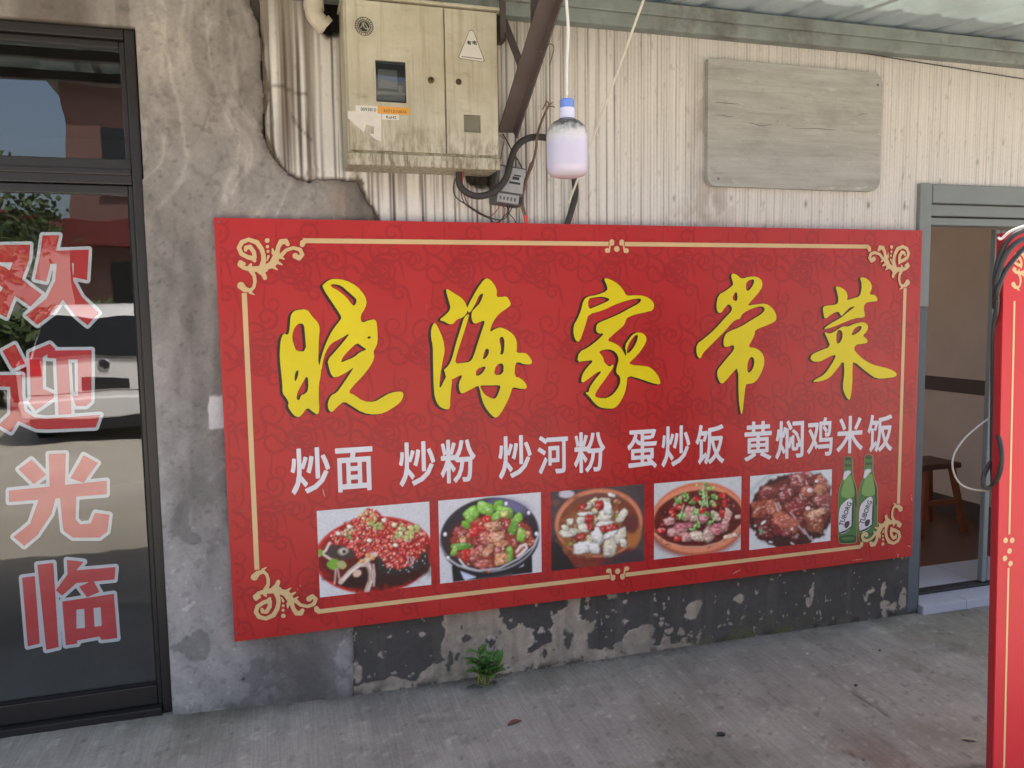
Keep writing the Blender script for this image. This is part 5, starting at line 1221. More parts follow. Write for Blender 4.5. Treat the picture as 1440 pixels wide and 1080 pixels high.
mHose = pmat('black_hose', lin(62, 58, 56), rough=0.7, var=0.15, scale=30); mRedW = pmat('red_wire', lin(150, 66, 54), rough=0.6); mBlkW = pmat('black_wire', lin(58, 52, 48), rough=0.6); mRag = pmat('frayed_cord', lin(122, 98, 84), rough=0.9, var=0.25, scale=60, bump=0.003, bscale=300); mGryW = pmat('grey_wire', lin(134, 122, 106), rough=0.7)
def cable(name, pts, r, mt, label, group=None, n=8, yd=None):
    W = [at(a, b, y=y) for a, b, y in pts]
    m = MB(); 
    o = thing(name, label, 'cable', tuple(W[0]), group); m.tube(W, r, n); m.build('sheath', mt, o); return o
cable('flexible_hose', [(646, 236, -.08), (646, 258, -.085), (655, 270, -.09), (672, 276, -.095), (694, 270, -.10), (711, 252, -.10), (718, 228, -.095), (724, 210, -.09), (737, 197, -.08), (755, 192.5, -.07), (775, 196, -.06), (792, 207, -.055), (803, 228, -.05), (808, 255, -.045), (809, 275, -.04), (804, 295, -.036), (797, 318, -.034), (790, 345, -.030)], 0.0125, mHose, 'thick black corrugated hose looping from under the meter box behind the light bulb', n=12)
cable('frayed_cord', [(772, 148, -.05), (766, 160, -.05), (759, 178, -.05), (755, 195, -.112), (754, 208, -.11), (750, 226, -.05), (747, 233, -.05), (742, 248, -.05), (737, 264, -.05), (735, 285, -.045), (740, 308, -.04), (741, 330, -.036)], [0.0035, .004, .005, .005, .005, .005, .009, .0055, .0055, .005, .004, .004], mRag, 'frayed brown twisted cord hanging between small meter and bulb')
fr_ = [o_ for o_ in COL.objects if o_.name.startswith('frayed_cord') and o_.parent is None][0]
for k, (a, b) in enumerate([((772, 148), (768, 142)), ((768, 142), (763, 154)), ((771, 149), (777, 144)), ((771, 150), (780, 151))]):
    m = MB(); m.tube([at(*a, y=-.05), at((a[0] + b[0]) / 2 + 1, (a[1] + b[1]) / 2 - 1, y=-.052), at(*b, y=-.05)], 0.0022, 5); m.build('frayed_end', mRag, fr_)
m = MB(); m.tube([at(741, 246, y=-.046), at(735, 262, y=-.046), at(733, 285, y=-.044), at(737, 304, y=-.04)], 0.003, 6); m.build('frayed_strand', mGryW, fr_)
m = MB(); m.tube([at(739, 303, y=-.042), at(740, 311, y=-.042), at(741, 322, y=-.038)], [0.0085, .009, .007], 8); m.build('red_tape', pmat('red_tape', lin(206, 78, 66), rough=0.5), fr_)
cable('thin_wire', [(645, 246, -.03), (639, 255, -.03), (638, 270, -.03), (644, 280, -.03), (660, 290, -.03), (680, 302, -.03), (698, 309, -.03), (710, 307, -.03), (719, 294, -.04), (721, 287, -.05)], 0.0022, mBlkW, 'thin black wire sagging from meter box to the left foot of the small meter', 'thin wires under the meter box', 6)
cable('thin_wire', [(647, 252, -.028), (653, 276, -.026), (662, 292, -.024), (680, 304, -.024), (690, 304, -.026), (700, 294, -.04), (702, 286, -.05)], 0.0018, mRedW, 'thin reddish wire sagging below the small meter', 'thin wires under the meter box', 6)
cable('thin_wire', [(706, 287, -.05), (710, 296, -.04), (706, 308, -.032), (694, 316, -.03), (686, 330, -.03)], 0.0018, mRedW, 'short reddish wire dropping behind the red board below the small meter', 'thin wires under the meter box', 6)
cable('thin_wire', [(717, 288, -.05), (714, 298, -.04), (706, 308, -.034), (698, 318, -.03), (694, 330, -.03)], 0.0022, mBlkW, 'short black wire dropping behind the red board below the small meter', 'thin wires under the meter box', 6)
cable('thin_wire', [(703, 190, -.03), (709, 196, -.03), (706, 212, -.03), (702, 230, -.03), (694, 238, -.03), (684, 246, -.03), (668, 247, -.03), (660, 243, -.03)], 0.0024, mGryW, 'grey wire curling round the lower right corner of the meter box', 'thin wires under the meter box', 6)
cable('thin_wire', [(707, 188, -.03), (714, 200, -.03), (722, 216, -.03), (730, 228, -.03), (735, 240, -.035)], 0.0024, mBlkW, 'black wire running from the brace down to the top of the small meter', 'thin wires under the meter box', 6)
for k, (pts_, r_, mt_2, lb) in enumerate([
  ([(742, 262, -.03), (735, 270, -.032), (731, 283, -.03), (734, 297, -.028), (739, 306, -.03)], .0016, mGryW, 'thin grey strand beside the frayed cord right of the small meter'),
  ([(655, 238, -.05), (664, 246, -.04), (680, 247, -.03), (693, 243, -.03)], .0026, mGryW, 'short grey wire bridging under the right end of the meter box'),
  ([(713, 288, -.05), (716, 300, -.035), (724, 310, -.03), (728, 326, -.03)], .0018, mBlkW, 'thin black wire dropping right of the small meter foot'),
  ([(642, 248, -.03), (647, 262, -.03), (652, 284, -.026), (668, 297, -.026), (690, 309, -.026), (700, 322, -.028)], .0018, mBlkW, 'long thin black wire drooping lowest below the meter box')]):
    cable('thin_wire', pts_, r_, mt_2, lb, 'thin wires under the meter box', 6)
m = MB(); m.tube([at(651, 237, y=-.09), at(651, 246, y=-.09), at(649, 258, y=-.088)], 0.004, 6); o = m.build('wire_stub', mRedW, None); tag(o, 'short red wire ends poking out under the meter box', 'cable')
wl0 = [at(a, b, y=-.012) for a, b in [(1210, 74), (1270, 84), (1340, 95), (1440, 111), (1520, 122)]]
m = MB(); m.tube(wl0, 0.0022, 6); o = m.build('wall_wire', mBlkW, None); tag(o, 'thin dark wire running along the wall right of the wooden panel', 'cable')

# drain pipe stub with elbow
pp = [(446, -30, -.05), (443, -5, -.05), (441, 10, -.05), (443, 22, -.05), (450, 31, -.05), (457, 36, -.045)]
W = [at(a, b, y=y) for a, b, y in pp]
pipe = thing('pipe_elbow', 'dirty white plastic pipe elbow beside the meter box top', 'pipe', tuple(W[0]))
mPvc = pmat('dirty_pvc', lin(198, 186, 166), rough=0.55, var=0.15, scale=20)
m = MB(); m.tube(W, 0.031, 14); m.build('pipe_bend', mPvc, pipe)
m = MB(); m.tube([at(441, 3, y=-.05), at(441.5, 14, y=-.05)], 0.0345, 14); m.build('pipe_collar', mPvc, pipe)
m = MB(); m.tube([at(452, 31, y=-.05), at(458, 38, y=-.045)], 0.0345, 14); m.build('pipe_collar', mPvc, pipe)

# ------------------------------------------------------------------ light bulb on its cord and the slanting white cord
YL = -0.95
bt_ = at(798, 140, y=YL); bb_ = at(798, 250, y=YL); Hh = bt_[2] - bb_[2]
bulb = thing('light_bulb', 'large hanging white bulb with a blue cap and dusty shoulder on a cord', 'light bulb', (bb_[0], YL, bb_[2]))
def bz(py): return bb_[2] + Hh * (250 - py) / 110
R_ = (at(826, 200, y=YL)[0] - at(771, 200, y=YL)[0]) / 2
mCap = pmat('blue_plastic', lin(112, 140, 206), rough=0.4, var=0.03); mCollar = pmat('white_plastic', lin(214, 210, 226), rough=0.45, var=0.03)
m, N, L, P = new_mat('dusty_diffuser')
tc = N.new('ShaderNodeTexCoord'); sp = N.new('ShaderNodeSeparateXYZ'); L.new(tc.outputs['Object'], sp.inputs[0])
nz = N.new('ShaderNodeTexNoise'); nz.inputs['Scale'].default_value = 70; nz.inputs['Detail'].default_value = 4; L.new(tc.outputs['Object'], nz.inputs['Vector'])
ad = N.new('ShaderNodeMath'); ad.operation = 'MULTIPLY_ADD'; ad.inputs[1].default_value = 0.045; L.new(nz.outputs['Fac'], ad.inputs[0]); L.new(sp.outputs['Z'], ad.inputs[2])
rm = N.new('ShaderNodeValToRGB'); h_ = bz(185) - bb_[2]
mr = N.new('ShaderNodeMapRange'); mr.inputs['From Min'].default_value = h_ - 0.035 + 0.02; mr.inputs['From Max'].default_value = h_ + 0.02 + 0.02
L.new(ad.outputs[0], mr.inputs['Value']); L.new(mr.outputs[0], rm.inputs[0])
rm.color_ramp.elements[0].color = (*lin(200, 192, 206), 1); rm.color_ramp.elements[1].color = (*lin(84, 78, 70), 1)
e_ = rm.color_ramp.elements.new(0.35); e_.color = (*lin(208, 202, 200), 1); e_ = rm.color_ramp.elements.new(0.62); e_.color = (*lin(196, 190, 178), 1)
L.new(rm.outputs[0], P.inputs['Base Color']); P.inputs['Roughness'].default_value = 0.22; P.inputs['Subsurface Weight'].default_value = 0.0
mBulb = m
m = MB(); m.lathe([(0.001, bz(250)), (R_ * 0.55, bz(249.5)), (R_ * 0.82, bz(247)), (R_ * 0.95, bz(242)), (R_, bz(234)), (R_, bz(192)), (R_ * 0.97, bz(185)), (R_ * 0.86, bz(178)), (R_ * 0.66, bz(172)), (R_ * 0.42, bz(168.5)), (R_ * 0.36, bz(167))], (bb_[0], YL, 0), 32); m.build('diffuser', mBulb, bulb)
m = MB(); m.lathe([(R_ * 0.37, bz(167)), (R_ * 0.37, bz(152.5))], (bb_[0], YL, 0), 20); m.build('bulb_collar', mCollar, bulb)
m = MB(); m.lathe([(R_ * 0.345, bz(152.4)), (R_ * 0.345, bz(141.5)), (R_ * 0.30, bz(140)), (R_ * 0.10, bz(139.5))], (bb_[0], YL, 0), 20); m.build('bulb_cap', mCap, bulb)
m = MB(); m.lathe([(R_ * 0.40, bz(170)), (R_ * 0.40, bz(167.2))], (bb_[0], YL, 0), 20); m.build('bulb_ring', pmat('dusty_ring', lin(150, 142, 140), rough=0.6), bulb)
mCord = pmat('white_cord', lin(218, 212, 198), rough=0.6, var=0.05)
ctop = np.array([bb_[0] - 0.012, YL, cz(YL) - 0.0])
m = MB(); m.tube([np.array([bb_[0], YL, bz(141)]), np.array([bb_[0] + 0.001, YL, bz(90)]), at(799, 40, y=YL), np.array([at(796, 0, y=YL)[0], YL, bz(-5)]), ctop], 0.0042, 8); m.build('lamp_cord', mCord, bulb)
s0 = at(800, 285, y=-.055); s1 = at(905, 0, y=-.55); d_ = s1 - s0; tt = (cz(-.6) - 0.03 - s0[2]) / d_[2]; s2 = s0 + d_ * tt
m = MB(); m.tube([s0, s0 + (s1 - s0) * 0.3 + np.array([0, 0, -.004]), s0 + (s1 - s0) * 0.65 + np.array([0, 0, -.004]), s1, s2], 0.0042, 8); o = m.build('white_cord', mCord, None); tag(o, 'taut white cord slanting from the canopy down to the hose behind the bulb', 'cord')

# ------------------------------------------------------------------ weathered wooden panel
mWood, N, L, P = new_mat('weathered_wood')
tc = N.new('ShaderNodeTexCoord')
g1 = _noise(1, (2.5, 1, 60), 6, .7); g2 = _noise(1, (1.2, 1, 9), 7, .7); g3 = _noise(14, (1, 1, 1.6), 7, .75); g4 = _noise(1, (5, 1, 22), 8, .75)
c_ = _mix(_mr(g2, .3, .7, 0, 1), tuple(lin(158, 157, 150)), tuple(lin(190, 189, 181)))
c_ = _mix(_mr(g1, .45, .7, 0, .45), c_, tuple(lin(138, 135, 126)))
c_ = _mix(_mr(g4, .60, .68, 0, .6), c_, tuple(lin(206, 202, 192)))
c_ = _mix(_mr(g3, .60, .72, 0, .55), c_, tuple(lin(132, 120, 108)))
c_ = _mix(_mr(_noise(4, (1, 1, 2), 8, .75), .5, .62, 0, .4), c_, tuple(lin(142, 140, 130)))
c_ = _mix(_mr(_noise(1, (9, 1, 30), 8, .8), .60, .66, 0, .7), c_, tuple(lin(212, 209, 200)))
L.new(c_, P.inputs['Base Color']); P.inputs['Roughness'].default_value = 0.85
bp = N.new('ShaderNodeBump'); bp.inputs['Strength'].default_value = 1; bp.inputs['Distance'].default_value = 0.003; L.new(g4, bp.inputs['Height']); L.new(bp.outputs[0], P.inputs['Normal'])
q = [at(a, b, y=-0.03) for a, b in ((997, 85), (1241, 100), (1238, 269), (994, 262))]
x0, x1 = (q[0][0] + q[3][0]) / 2, (q[1][0] + q[2][0]) / 2; z1, z0 = (q[0][2] + q[1][2]) / 2, (q[2][2] + q[3][2]) / 2
def rrect(x0, x1, z0, z1, rs, n=8):
    P = []
    for (cx, cz_, a0, r) in ((x1 - rs[1], z1 - rs[1], 0, rs[1]), (x0 + rs[0], z1 - rs[0], 90, rs[0]), (x0 + rs[3], z0 + rs[3], 180, rs[3]), (x1 - rs[2], z0 + rs[2], 270, rs[2])):
        for k in range(n + 1):
            a = math.radians(a0 + 90 * k / n); P.append((cx + r * math.cos(a), cz_ + r * math.sin(a)))
    return P
wp_ = thing('wooden_board', 'weathered grey wooden panel with rounded corners fixed on the ribbed wall', 'panel', ((x0 + x1) / 2, -0.01, z0))
m = MB(); m.prism(rrect(x0, x1, z0, z1, (0.012, 0.05, 0.05, 0.04)), -0.03, -0.004); m.build('plank_top', mWood, wp_, smooth=False)
rq = random.Random(4); mCrk = pmat('wood_crack', lin(112, 106, 94), rough=0.95)
for (fx, fz, L_, amp) in [(.45, .50, .22, .001), (.82, .64, .07, -.006), (.2, .51, .12, .005), (.02, .66, .12, 0.0), (.02, .56, .09, .002)]:
    pts = [(x0 + (x1 - x0) * fx + 0.012 + L_ * t, z0 + (z1 - z0) * fz + amp * math.sin(t * 5 + fx * 9) + rq.uniform(-.0015, .0015)) for t in np.linspace(0, 1, 12)]
    b = MB(); vs = []
    for i, (a, c) in enumerate(pts):
        w = 0.0011 * math.sin(math.pi * (i + .3) / 12) + .0003; vs += [(a, -0.0306, c + w), (a, -0.0306, c - w)]
    b.add(vs, [(2 * i, 2 * i + 1, 2 * i + 3, 2 * i + 2) for i in range(11)]); b.build('grain_crack', mCrk, wp_, smooth=False)
for fx, fz in ((.97, .9), (.06, .06)):
    m = MB(); m.lathe([(0.005, 0), (0.004, -0.002)], (x0 + (x1 - x0) * fx, -0.030, z0 + (z1 - z0) * fz), 10, 'Y'); m.build('nail', mNail, wp_)

# ------------------------------------------------------------------ sliding door at right
mGF = pmat('grey_door_frame', lin(128, 134, 132), rough=0.5, var=0.08, scale=8); mGF2 = pmat('slate_jamb_paint', lin(92, 98, 102), rough=0.6, var=0.12, scale=12)
sd = thing('sliding_door', 'grey steel framed sliding door standing partly open beside the red board', 'door', (3.4, 0, 0))
def sb(name, *a, bev=0.003, mt=None): mb = MB(); mb.box(*a, bev, 1); return mb.build(name, mt or mGF, sd)
jt = at(1306, 400, y=0)[0]
sb('frame_jamb', RD0 - 0.012, RD0 + 0.055, -0.022, 0.1, 1.45, RDT + 0.008); sb('lower_jamb', RD0 - 0.004, RD0 + 0.06, -0.012, 0.12, 0.0, 1.447, mt=mGF2); sb('frame_jamb', RD1 - 0.055, RD1 + 0.012, -0.022, 0.1, 0.0, RDT + 0.008)
zh = at(1350, 298, y=0)[2]
sb('frame_head', RD0 + 0.057, RD1 - 0.057, -0.022, 0.1, zh + 0.035, RDT + 0.008); sb('head_track', RD0 + 0.057, RD1 - 0.057, 0.0, 0.1, zh - 0.02, zh + 0.032); sb('head_rail', RD0 + 0.057, RD1 - 0.057, 0.02, 0.1, zh - 0.06, zh - 0.025)
sx = at(1387, 600, y=0.11)[0]
lf = sb('leaf_stile', sx, sx + 0.03, 0.10, 0.13, 0.045, zh - 0.065); sb('leaf_stile', RD1 - 0.105, RD1 - 0.06, 0.10, 0.13, 0.045, zh - 0.065)
sb('leaf_rail', sx + 0.032, RD1 - 0.107, 0.10, 0.13, zh - 0.115, zh - 0.068); sb('leaf_rail', sx + 0.032, RD1 - 0.107, 0.10, 0.13, 0.047, 0.17)
m = MB(); m.box(sx + 0.03, RD1 - 0.106, 0.112, 0.118, 0.168, zh - 0.113); m.build('glass_pane', glass_mat('sliding_glass', 0.07, (0.75, 0.78, 0.77)), sd)
mTile = pmat('sill_tile', lin(186, 188, 196), rough=0.3, var=0.06, scale=5); mTrk = pmat('track_rubber', lin(52, 50, 52), rough=0.5)
step = thing('door_step', 'pale tiled sill under the sliding door with black tracks', 'step', (3.4, 0, 0))
m = MB(); m.box(RD0 + 0.062, RD1 - 0.057, -0.03, 0.42, -0.05, 0.02, 0.003); m.build('step_core', pmat('step_cement', lin(150, 148, 146), rough=0.8), step)
for k in range(4):
    a = RD0 + 0.066 + k * 0.26; b = min(a + 0.257, RD1 - 0.06)
    m = MB(); m.box(a, b, -0.034, 0.085, 0.0205, 0.03, 0.001); m.box(a, b, -0.04, -0.0305, -0.02, 0.0295, 0.001); m.build('tile', mTile, step)
    m = MB(); m.box(a, b, 0.150, 0.42, 0.0205, 0.034, 0.001); m.build('tile', mTile, step)
for k in range(3):
    m = MB(); m.box(RD0 + 0.062, RD1 - 0.057, 0.088 + k * 0.021, 0.101 + k * 0.021, 0.0205, 0.042, 0.001); m.build('door_track', mTrk, step)

# stool in the back room
ft = at(1340, 743, z=FLZ)
stool = thing('wooden_stool', 'low brown wooden stool standing in the dim room behind the sliding door', 'stool', (ft[0] - 0.17, ft[1] + 0.05, FLZ))
mStool = pmat('orange_brown_wood', lin(150, 84, 50), rough=0.5, var=0.15, scale=10)
sxc, syc = ft[0] - 0.17, ft[1] + 0.05
m = MB(); m.box(sxc - 0.16, sxc + 0.14, syc - 0.13, syc + 0.13, FLZ + 0.41, FLZ + 0.445, 0.006); m.build('seat', pmat('dark_seat_wood', lin(96, 66, 52), rough=0.5, var=0.1), stool)
for a in (-1, 1):
    for b in (-1, 1):
        m = MB(); m.beam((sxc + a * 0.17, syc + b * 0.14, FLZ), (sxc + a * 0.10, syc + b * 0.09, FLZ + 0.409), 0.034, 0.034, up=(0, 1, 0), bev=0.003); m.build('leg', mStool, stool)
m = MB(); m.beam((sxc - 0.12, syc - 0.12, FLZ + 0.2), (sxc + 0.12, syc - 0.12, FLZ + 0.2), 0.02, 0.03); m.build('stretcher', mStool, stool)

# ------------------------------------------------------------------ second red sign standing at right
YS = -1.42
e0 = at(1399, 760, y=YS); 
tilt = -0.03
SX, SZ1 = float(at(1411, 420, y=YS)[0]), float(at(1411, 327, y=YS)[2])
sg2 = thing('standing_sign', 'upright red sign with gold border line standing at the right edge of the view', 'sign board', (SX + 0.45, YS, 0))
mRed2 = pmat('red_banner', lin(214, 46, 56), rough=0.35, var=0.04, scale=4, translucent=0.15, spec=0.45); mSideR = pmat('red_side', lin(150, 36, 40), rough=0.5)
SB = float(at(1403, 1000, y=YS)[0])
def skx(z): return (SB - SX) * (1 - z / 1.45)      # the sign leans a little sideways
def leaned(mb):
    mb.v = [(v[0] + skx(v[2]), v[1], v[2]) for v in mb.v]; return mb
def s2(name, x0, x1, y0, y1, z0, z1, mt, bev=0.0): mb = MB(); mb.box(x0, x1, y0, y1, z0, z1, bev); return leaned(mb).build(name, mt, sg2, smooth=False)
s2('face', SX, SX + 0.9, YS, YS + 0.004, 0.012, SZ1, mRed2); s2('side_edge', SX - 0.001, SX + 0.03, YS + 0.0045, YS + 0.022, 0.0, SZ1 - 0.001, mSideR); s2('side_edge', SX + 0.87, SX + 0.9, YS + 0.0045, YS + 0.022, 0.0, SZ1 - 0.001, mSideR)
s2('top_rail', SX + 0.031, SX + 0.869, YS + 0.0045, YS + 0.022, SZ1 - 0.03, SZ1 - 0.001, mSideR); s2('foot_rail', SX + 0.031, SX + 0.869, YS + 0.0045, YS + 0.022, 0.0, 0.03, mSideR)
gl = 0.036
for (z0, z1) in ((0.17, SZ1 / 2 - 0.045), (SZ1 / 2 + 0.045, SZ1 - 0.17)):
    s2('border_line', SX + gl - 0.003, SX + gl + 0.003, YS - 0.0008, YS - 0.0001, z0, z1, mGold)
    s2('border_line', SX + 0.9 - gl - 0.003, SX + 0.9 - gl + 0.003, YS - 0.0008, YS - 0.0001, z0, z1, mGold)
cn = cw.copy(); cn[:, 0] = (cn[:, 0] - bl[0]) * 0.5; cn[:, 2] = (cn[:, 2] - BZ1) * 0.5
for sx_ in (0, 1):
    for sz_ in (0, 1):
        W = cn.copy(); W[:, 0] = (SX + gl + W[:, 0]) if not sx_ else (SX + 0.9 - gl - W[:, 0]); W[:, 2] = (SZ1 - 0.012 + W[:, 2]) if not sz_ else (0.02 - W[:, 2])
        W[:, 0] += skx(W[:, 2]); W[:, 1] = YS - 0.0006
        off = np.array(sg2.location); me = bpy.data.meshes.new('corner_scroll'); me.from_pydata((W - off).tolist(), [], cf); me.update()
        if np.mean([p_.normal.y for p_ in me.polygons]) > 0: me.flip_normals()
        link_mesh('corner_scroll', me, mGold, sg2)
for q in ((-.012, .03), (.010, .028), (0.002, .0), (-.013, -.018), (.006, -.034)):
    m = MB(); m.lathe([(0.0075, -0.0001), (0.0075, -0.0009)], (SX + gl + q[0], YS, SZ1 / 2 + q[1]), 14, 'Y'); leaned(m).build('border_dot', mGold, sg2)
# cables thrown over its corner
mCabW = pmat('pale_cable', lin(200, 196, 190), rough=0.4); mCabB = pmat('dark_cable', lin(52, 52, 52), rough=0.5)
def cab2(pts, r, mt, label, g='cables over the standing sign'):
    W = [at(a, b, y=y - 0.27) for a, b, y in pts]; o = thing('draped_cable', label, 'cable', tuple(W[0]), g); mb = MB(); mb.tube(W, r, 7); mb.build('sheath', mt, o)
cab2([(1470, 316, -1.19), (1440, 324, -1.19), (1424, 332, -1.19), (1413, 345, -1.185), (1404, 366, -1.17), (1399, 395, -1.165), (1402, 424, -1.16), (1397, 470, -1.12), (1396, 560, -1.11), (1395, 640, -1.11), (1397, 680, -1.11)], 0.006, mCabB, 'dark cable draped over the corner of the standing sign and hanging straight down')
cab2([(1470, 340, -1.18), (1444, 346, -1.185), (1428, 362, -1.185), (1412, 384, -1.18), (1402, 412, -1.175), (1401, 440, -1.13), (1396, 520, -1.11), (1399, 590, -1.11), (1408, 630, -1.17), (1407, 660, -1.17), (1397, 682, -1.13), (1385, 685, -1.12), (1383, 672, -1.12), (1390, 655, -1.11), (1397, 645, -1.11)], 0.006, mCabB, 'dark cable looping at the lower end beside the standing sign')
cab2([(1470, 330, -1.2), (1440, 336, -1.2), (1420, 350, -1.195), (1408, 372, -1.18), (1400, 402, -1.17), (1399, 432, -1.12)], 0.0065, mCabB, 'short dark cable over the top corner of the standing sign')
cab2([(1395, 560, -1.105), (1394, 584, -1.105), (1380, 596, -1.10), (1358, 615, -1.10), (1342, 638, -1.10), (1340, 660, -1.10), (1350, 680, -1.10), (1368, 688, -1.10), (1392, 690, -1.11), (1398, 684, -1.11)], 0.0026, pmat('greyish_cable', lin(150, 146, 140), rough=0.5), 'thin pale cable bowed out in a wide loop left of the standing sign')
cab2([(1480, 308, -1.21), (1440, 318, -1.215), (1420, 326, -1.21), (1408, 336, -1.20), (1404, 334, -1.20)], 0.003, mCabW, 'bright thin cable end on top of the standing sign')

# ------------------------------------------------------------------ weed and litter
mLeaf = pmat('weed_leaf', lin(104, 148, 76), rough=0.5, var=0.3, scale=20, translucent=0.25); mStem = pmat('weed_stem', lin(150, 156, 80), rough=0.6)
wb = at(676, 962, z=0.0); wbz = 0.0
weed = thing('weed', 'small green weed growing at the foot of the peeling wall', 'plant', (wb[0], wb[1], wbz))
def leaf(mb, base, dirv, L_, W_, droop, n=6):
    d0 = Vector(dirv).normalized(); side = d0.cross(Vector((0, 0, 1))); side = side.normalized() if side.length > 1e-3 else Vector((1, 0, 0)); vs = []; p = Vector(base); dd = d0.copy()
    for i in range(n + 1):
        t = i / n; w = W_ * (math.sin(math.pi * min(1, t * 0.93 + 0.07)) ** 0.8) * 0.5; up = side.cross(dd).normalized()
        vs += [p - side * w + up * w * 0.35, p.copy(), p + side * w + up * w * 0.35]
        p = p + dd * (L_ / n); dd = (dd + Vector((0, 0, -droop / n))).normalized()
    mb.add(vs, [(3 * i + a, 3 * i + a + 1, 3 * i + a + 4, 3 * i + a + 3) for i in range(n) for a in (0, 1)])
rl = random.Random(9)
stems = []
for k, (ax, ay, h) in enumerate([(0, -.1, .15), (.25, -.2, .13), (-.22, -.15, .10), (.05, -.3, .10), (-.35, -.25, .08), (.4, -.3, .09), (-.1, -.5, .07)]):
    b0 = Vector((wb[0] + 0.008 * k - .01, wb[1], -0.004)); tip = b0 + Vector((ax * h, ay * h, h)); midp = (b0 + tip) / 2 + Vector((ax * .01, -.004, 0))
    m = MB(); m.tube([b0, midp, tip], [0.003, .0025, .0016], 6); m.build('stem', mStem, weed)
    nl = 6 if k == 0 else 5
    for q in range(nl):
        t = 0.45 + 0.55 * q / (nl - 1); a = q * 2.4 + k * 1.3; c = b0.lerp(tip, t)
        mb = MB(); leaf(mb, c, (math.cos(a), math.sin(a) * 0.7 - 0.25, 0.45 + 0.6 * t), rl.uniform(.045, .07), rl.uniform(.032, .044), rl.uniform(.5, 1.3)); mb.build('leaf', mLeaf, weed, smooth=True)
for q in range(7):
    a = rl.uniform(0, 6.28); mb = MB(); leaf(mb, (wb[0] + rl.uniform(-.05, .05), wb[1] + rl.uniform(-.02, .0), 0.006), (math.cos(a), -abs(math.sin(a)), 0.15), rl.uniform(.02, .04), .014, .3)
    mb.build('leaf', pmat('withered_leaf', lin(84, 88, 72), rough=0.8) if q == 0 else bpy.data.materials['withered_leaf'], weed, smooth=True)
m = MB(); rl2 = random.Random(2)
for k in range(170):
    x = rl2.gauss(wb[0] + .02, .07) if k < 70 else rl2.uniform(0.3, 2.75); y = -0.008 - abs(rl2.gauss(0, .014)); s = rl2.uniform(.001, .0042)
    gz = float(ground_z(np.array(x), np.array(y)))
    m.box(x - s, x + s, y - s, y + s, gz - 0.003, gz + s * rl2.uniform(.5, 1.2), 0, M=None)
o = m.build('crumbled_dirt', pmat('dirt_crumbs', lin(118, 112, 98), rough=0.95, var=0.3, scale=40), None, smooth=False); tag(o, 'dark crumbs and dirt along the foot of the wall', 'dirt', kind='stuff')
mDry = pmat('dry_leaf_red', lin(124, 76, 66), rough=0.7); mDry2 = pmat('dry_leaf_pale', lin(176, 166, 140), rough=0.7); mDk = pmat('dark_scrap', lin(48, 50, 44), rough=0.6)
def litter(name, px, py, L_, W_, ang, mt, label, cat, thick=0.0):
    g = at(px, py, z=0.004); gz = float(ground_z(np.array(g[0]), np.array(g[1]))); mb = MB()
    if thick: mb.tube([(g[0] - math.cos(ang) * L_ / 2, g[1] - math.sin(ang) * L_ / 2, gz + thick), (g[0], g[1], gz + thick * 1.1), (g[0] + math.cos(ang) * L_ / 2, g[1] + math.sin(ang) * L_ / 2, gz + thick)], [thick * .9, thick, thick * .8], 8)
    else:
        leaf(mb, (g[0] - math.cos(ang) * L_ / 2, g[1] - math.sin(ang) * L_ / 2, gz + 0.003), (math.cos(ang), math.sin(ang), 0.2), L_, W_, 0.5, 7)
        top = [tuple(v) for v in mb.v]; n = len(top); fs0 = list(mb.f); mb.add([(v[0], v[1], v[2] - 0.0008) for v in top], [tuple(reversed(f)) for f in fs0])
    o = mb.build(name, mt, None, smooth=True); tag(o, label, cat)
litter('dry_leaf', 724, 1015, 0.06, 0.022, 0.3, mDry, 'curled reddish dry leaf lying on the concrete below the weed', 'leaf')
litter('dry_leaf', 1364, 1036, 0.05, 0.016, -0.5, mDry2, 'pale dry leaf lying near the foot of the standing sign', 'leaf')
litter('cigarette_stub', 1014, 1031, 0.026, 0, -0.4, mDk, 'dark stub lying alone on the concrete in the foreground', 'litter', 0.0065)
litter('dark_scrap', 1204, 960, 0.022, 0.012, 0.6, mDk, 'small black scrap on the pavement in front of the sliding door', 'litter')
litter('dark_scrap', 1238, 911, 0.02, 0.012, 0.2, mDk, 'thin black scrap close to the door step', 'litter')
litter('pale_chip', 1136, 916, 0.018, 0.012, 0.2, pmat('paint_chip', lin(206, 200, 190)), 'pale paint chip on the pavement below the beer bottles', 'litter')

# ------------------------------------------------------------------ across the street (seen only in the door glass)
mWhiteP = pmat('white_car_paint', lin(226, 226, 224), rough=0.25, var=0.01, coat=0.6); mTint = pmat('tinted_car_glass', lin(24, 26, 28), rough=0.08, var=0.02, spec=0.6); mTyre = pmat('tyre_rubber', lin(34, 34, 34), rough=0.8); mRim = pmat('alloy', lin(176, 178, 180), rough=0.3, metal=0.8); mChr = pmat('chrome', lin(200, 200, 204), rough=0.12, metal=1.0, var=0.0); mTail = pmat('tail_lamp_red', lin(150, 20, 20), rough=0.2); mBlkP = pmat('black_trim', lin(40, 40, 42), rough=0.6)
CXc, CY0, CL = -1.86, -6.9, 4.5
car = thing('parked_car', 'white hatchback parked across the street, mirrored in the glass door', 'car', (CXc, CY0 - CL / 2, 0))
def loft(sections, name, mt, par):
    mb = MB(); n = len(sections[0])
    for s_ in sections: mb.v += [tuple(p) for p in s_]
    for i in range(len(sections) - 1):
        for k in range(n): mb.f.append((i * n + k, i * n + (k + 1) % n, (i + 1) * n + (k + 1) % n, (i + 1) * n + k))
    mb.f.append(tuple(range(n))); mb.f.append(tuple((len(sections) - 1) * n + k for k in range(n)))
    mb.smooth = True; return mb.build(name, mt, par)
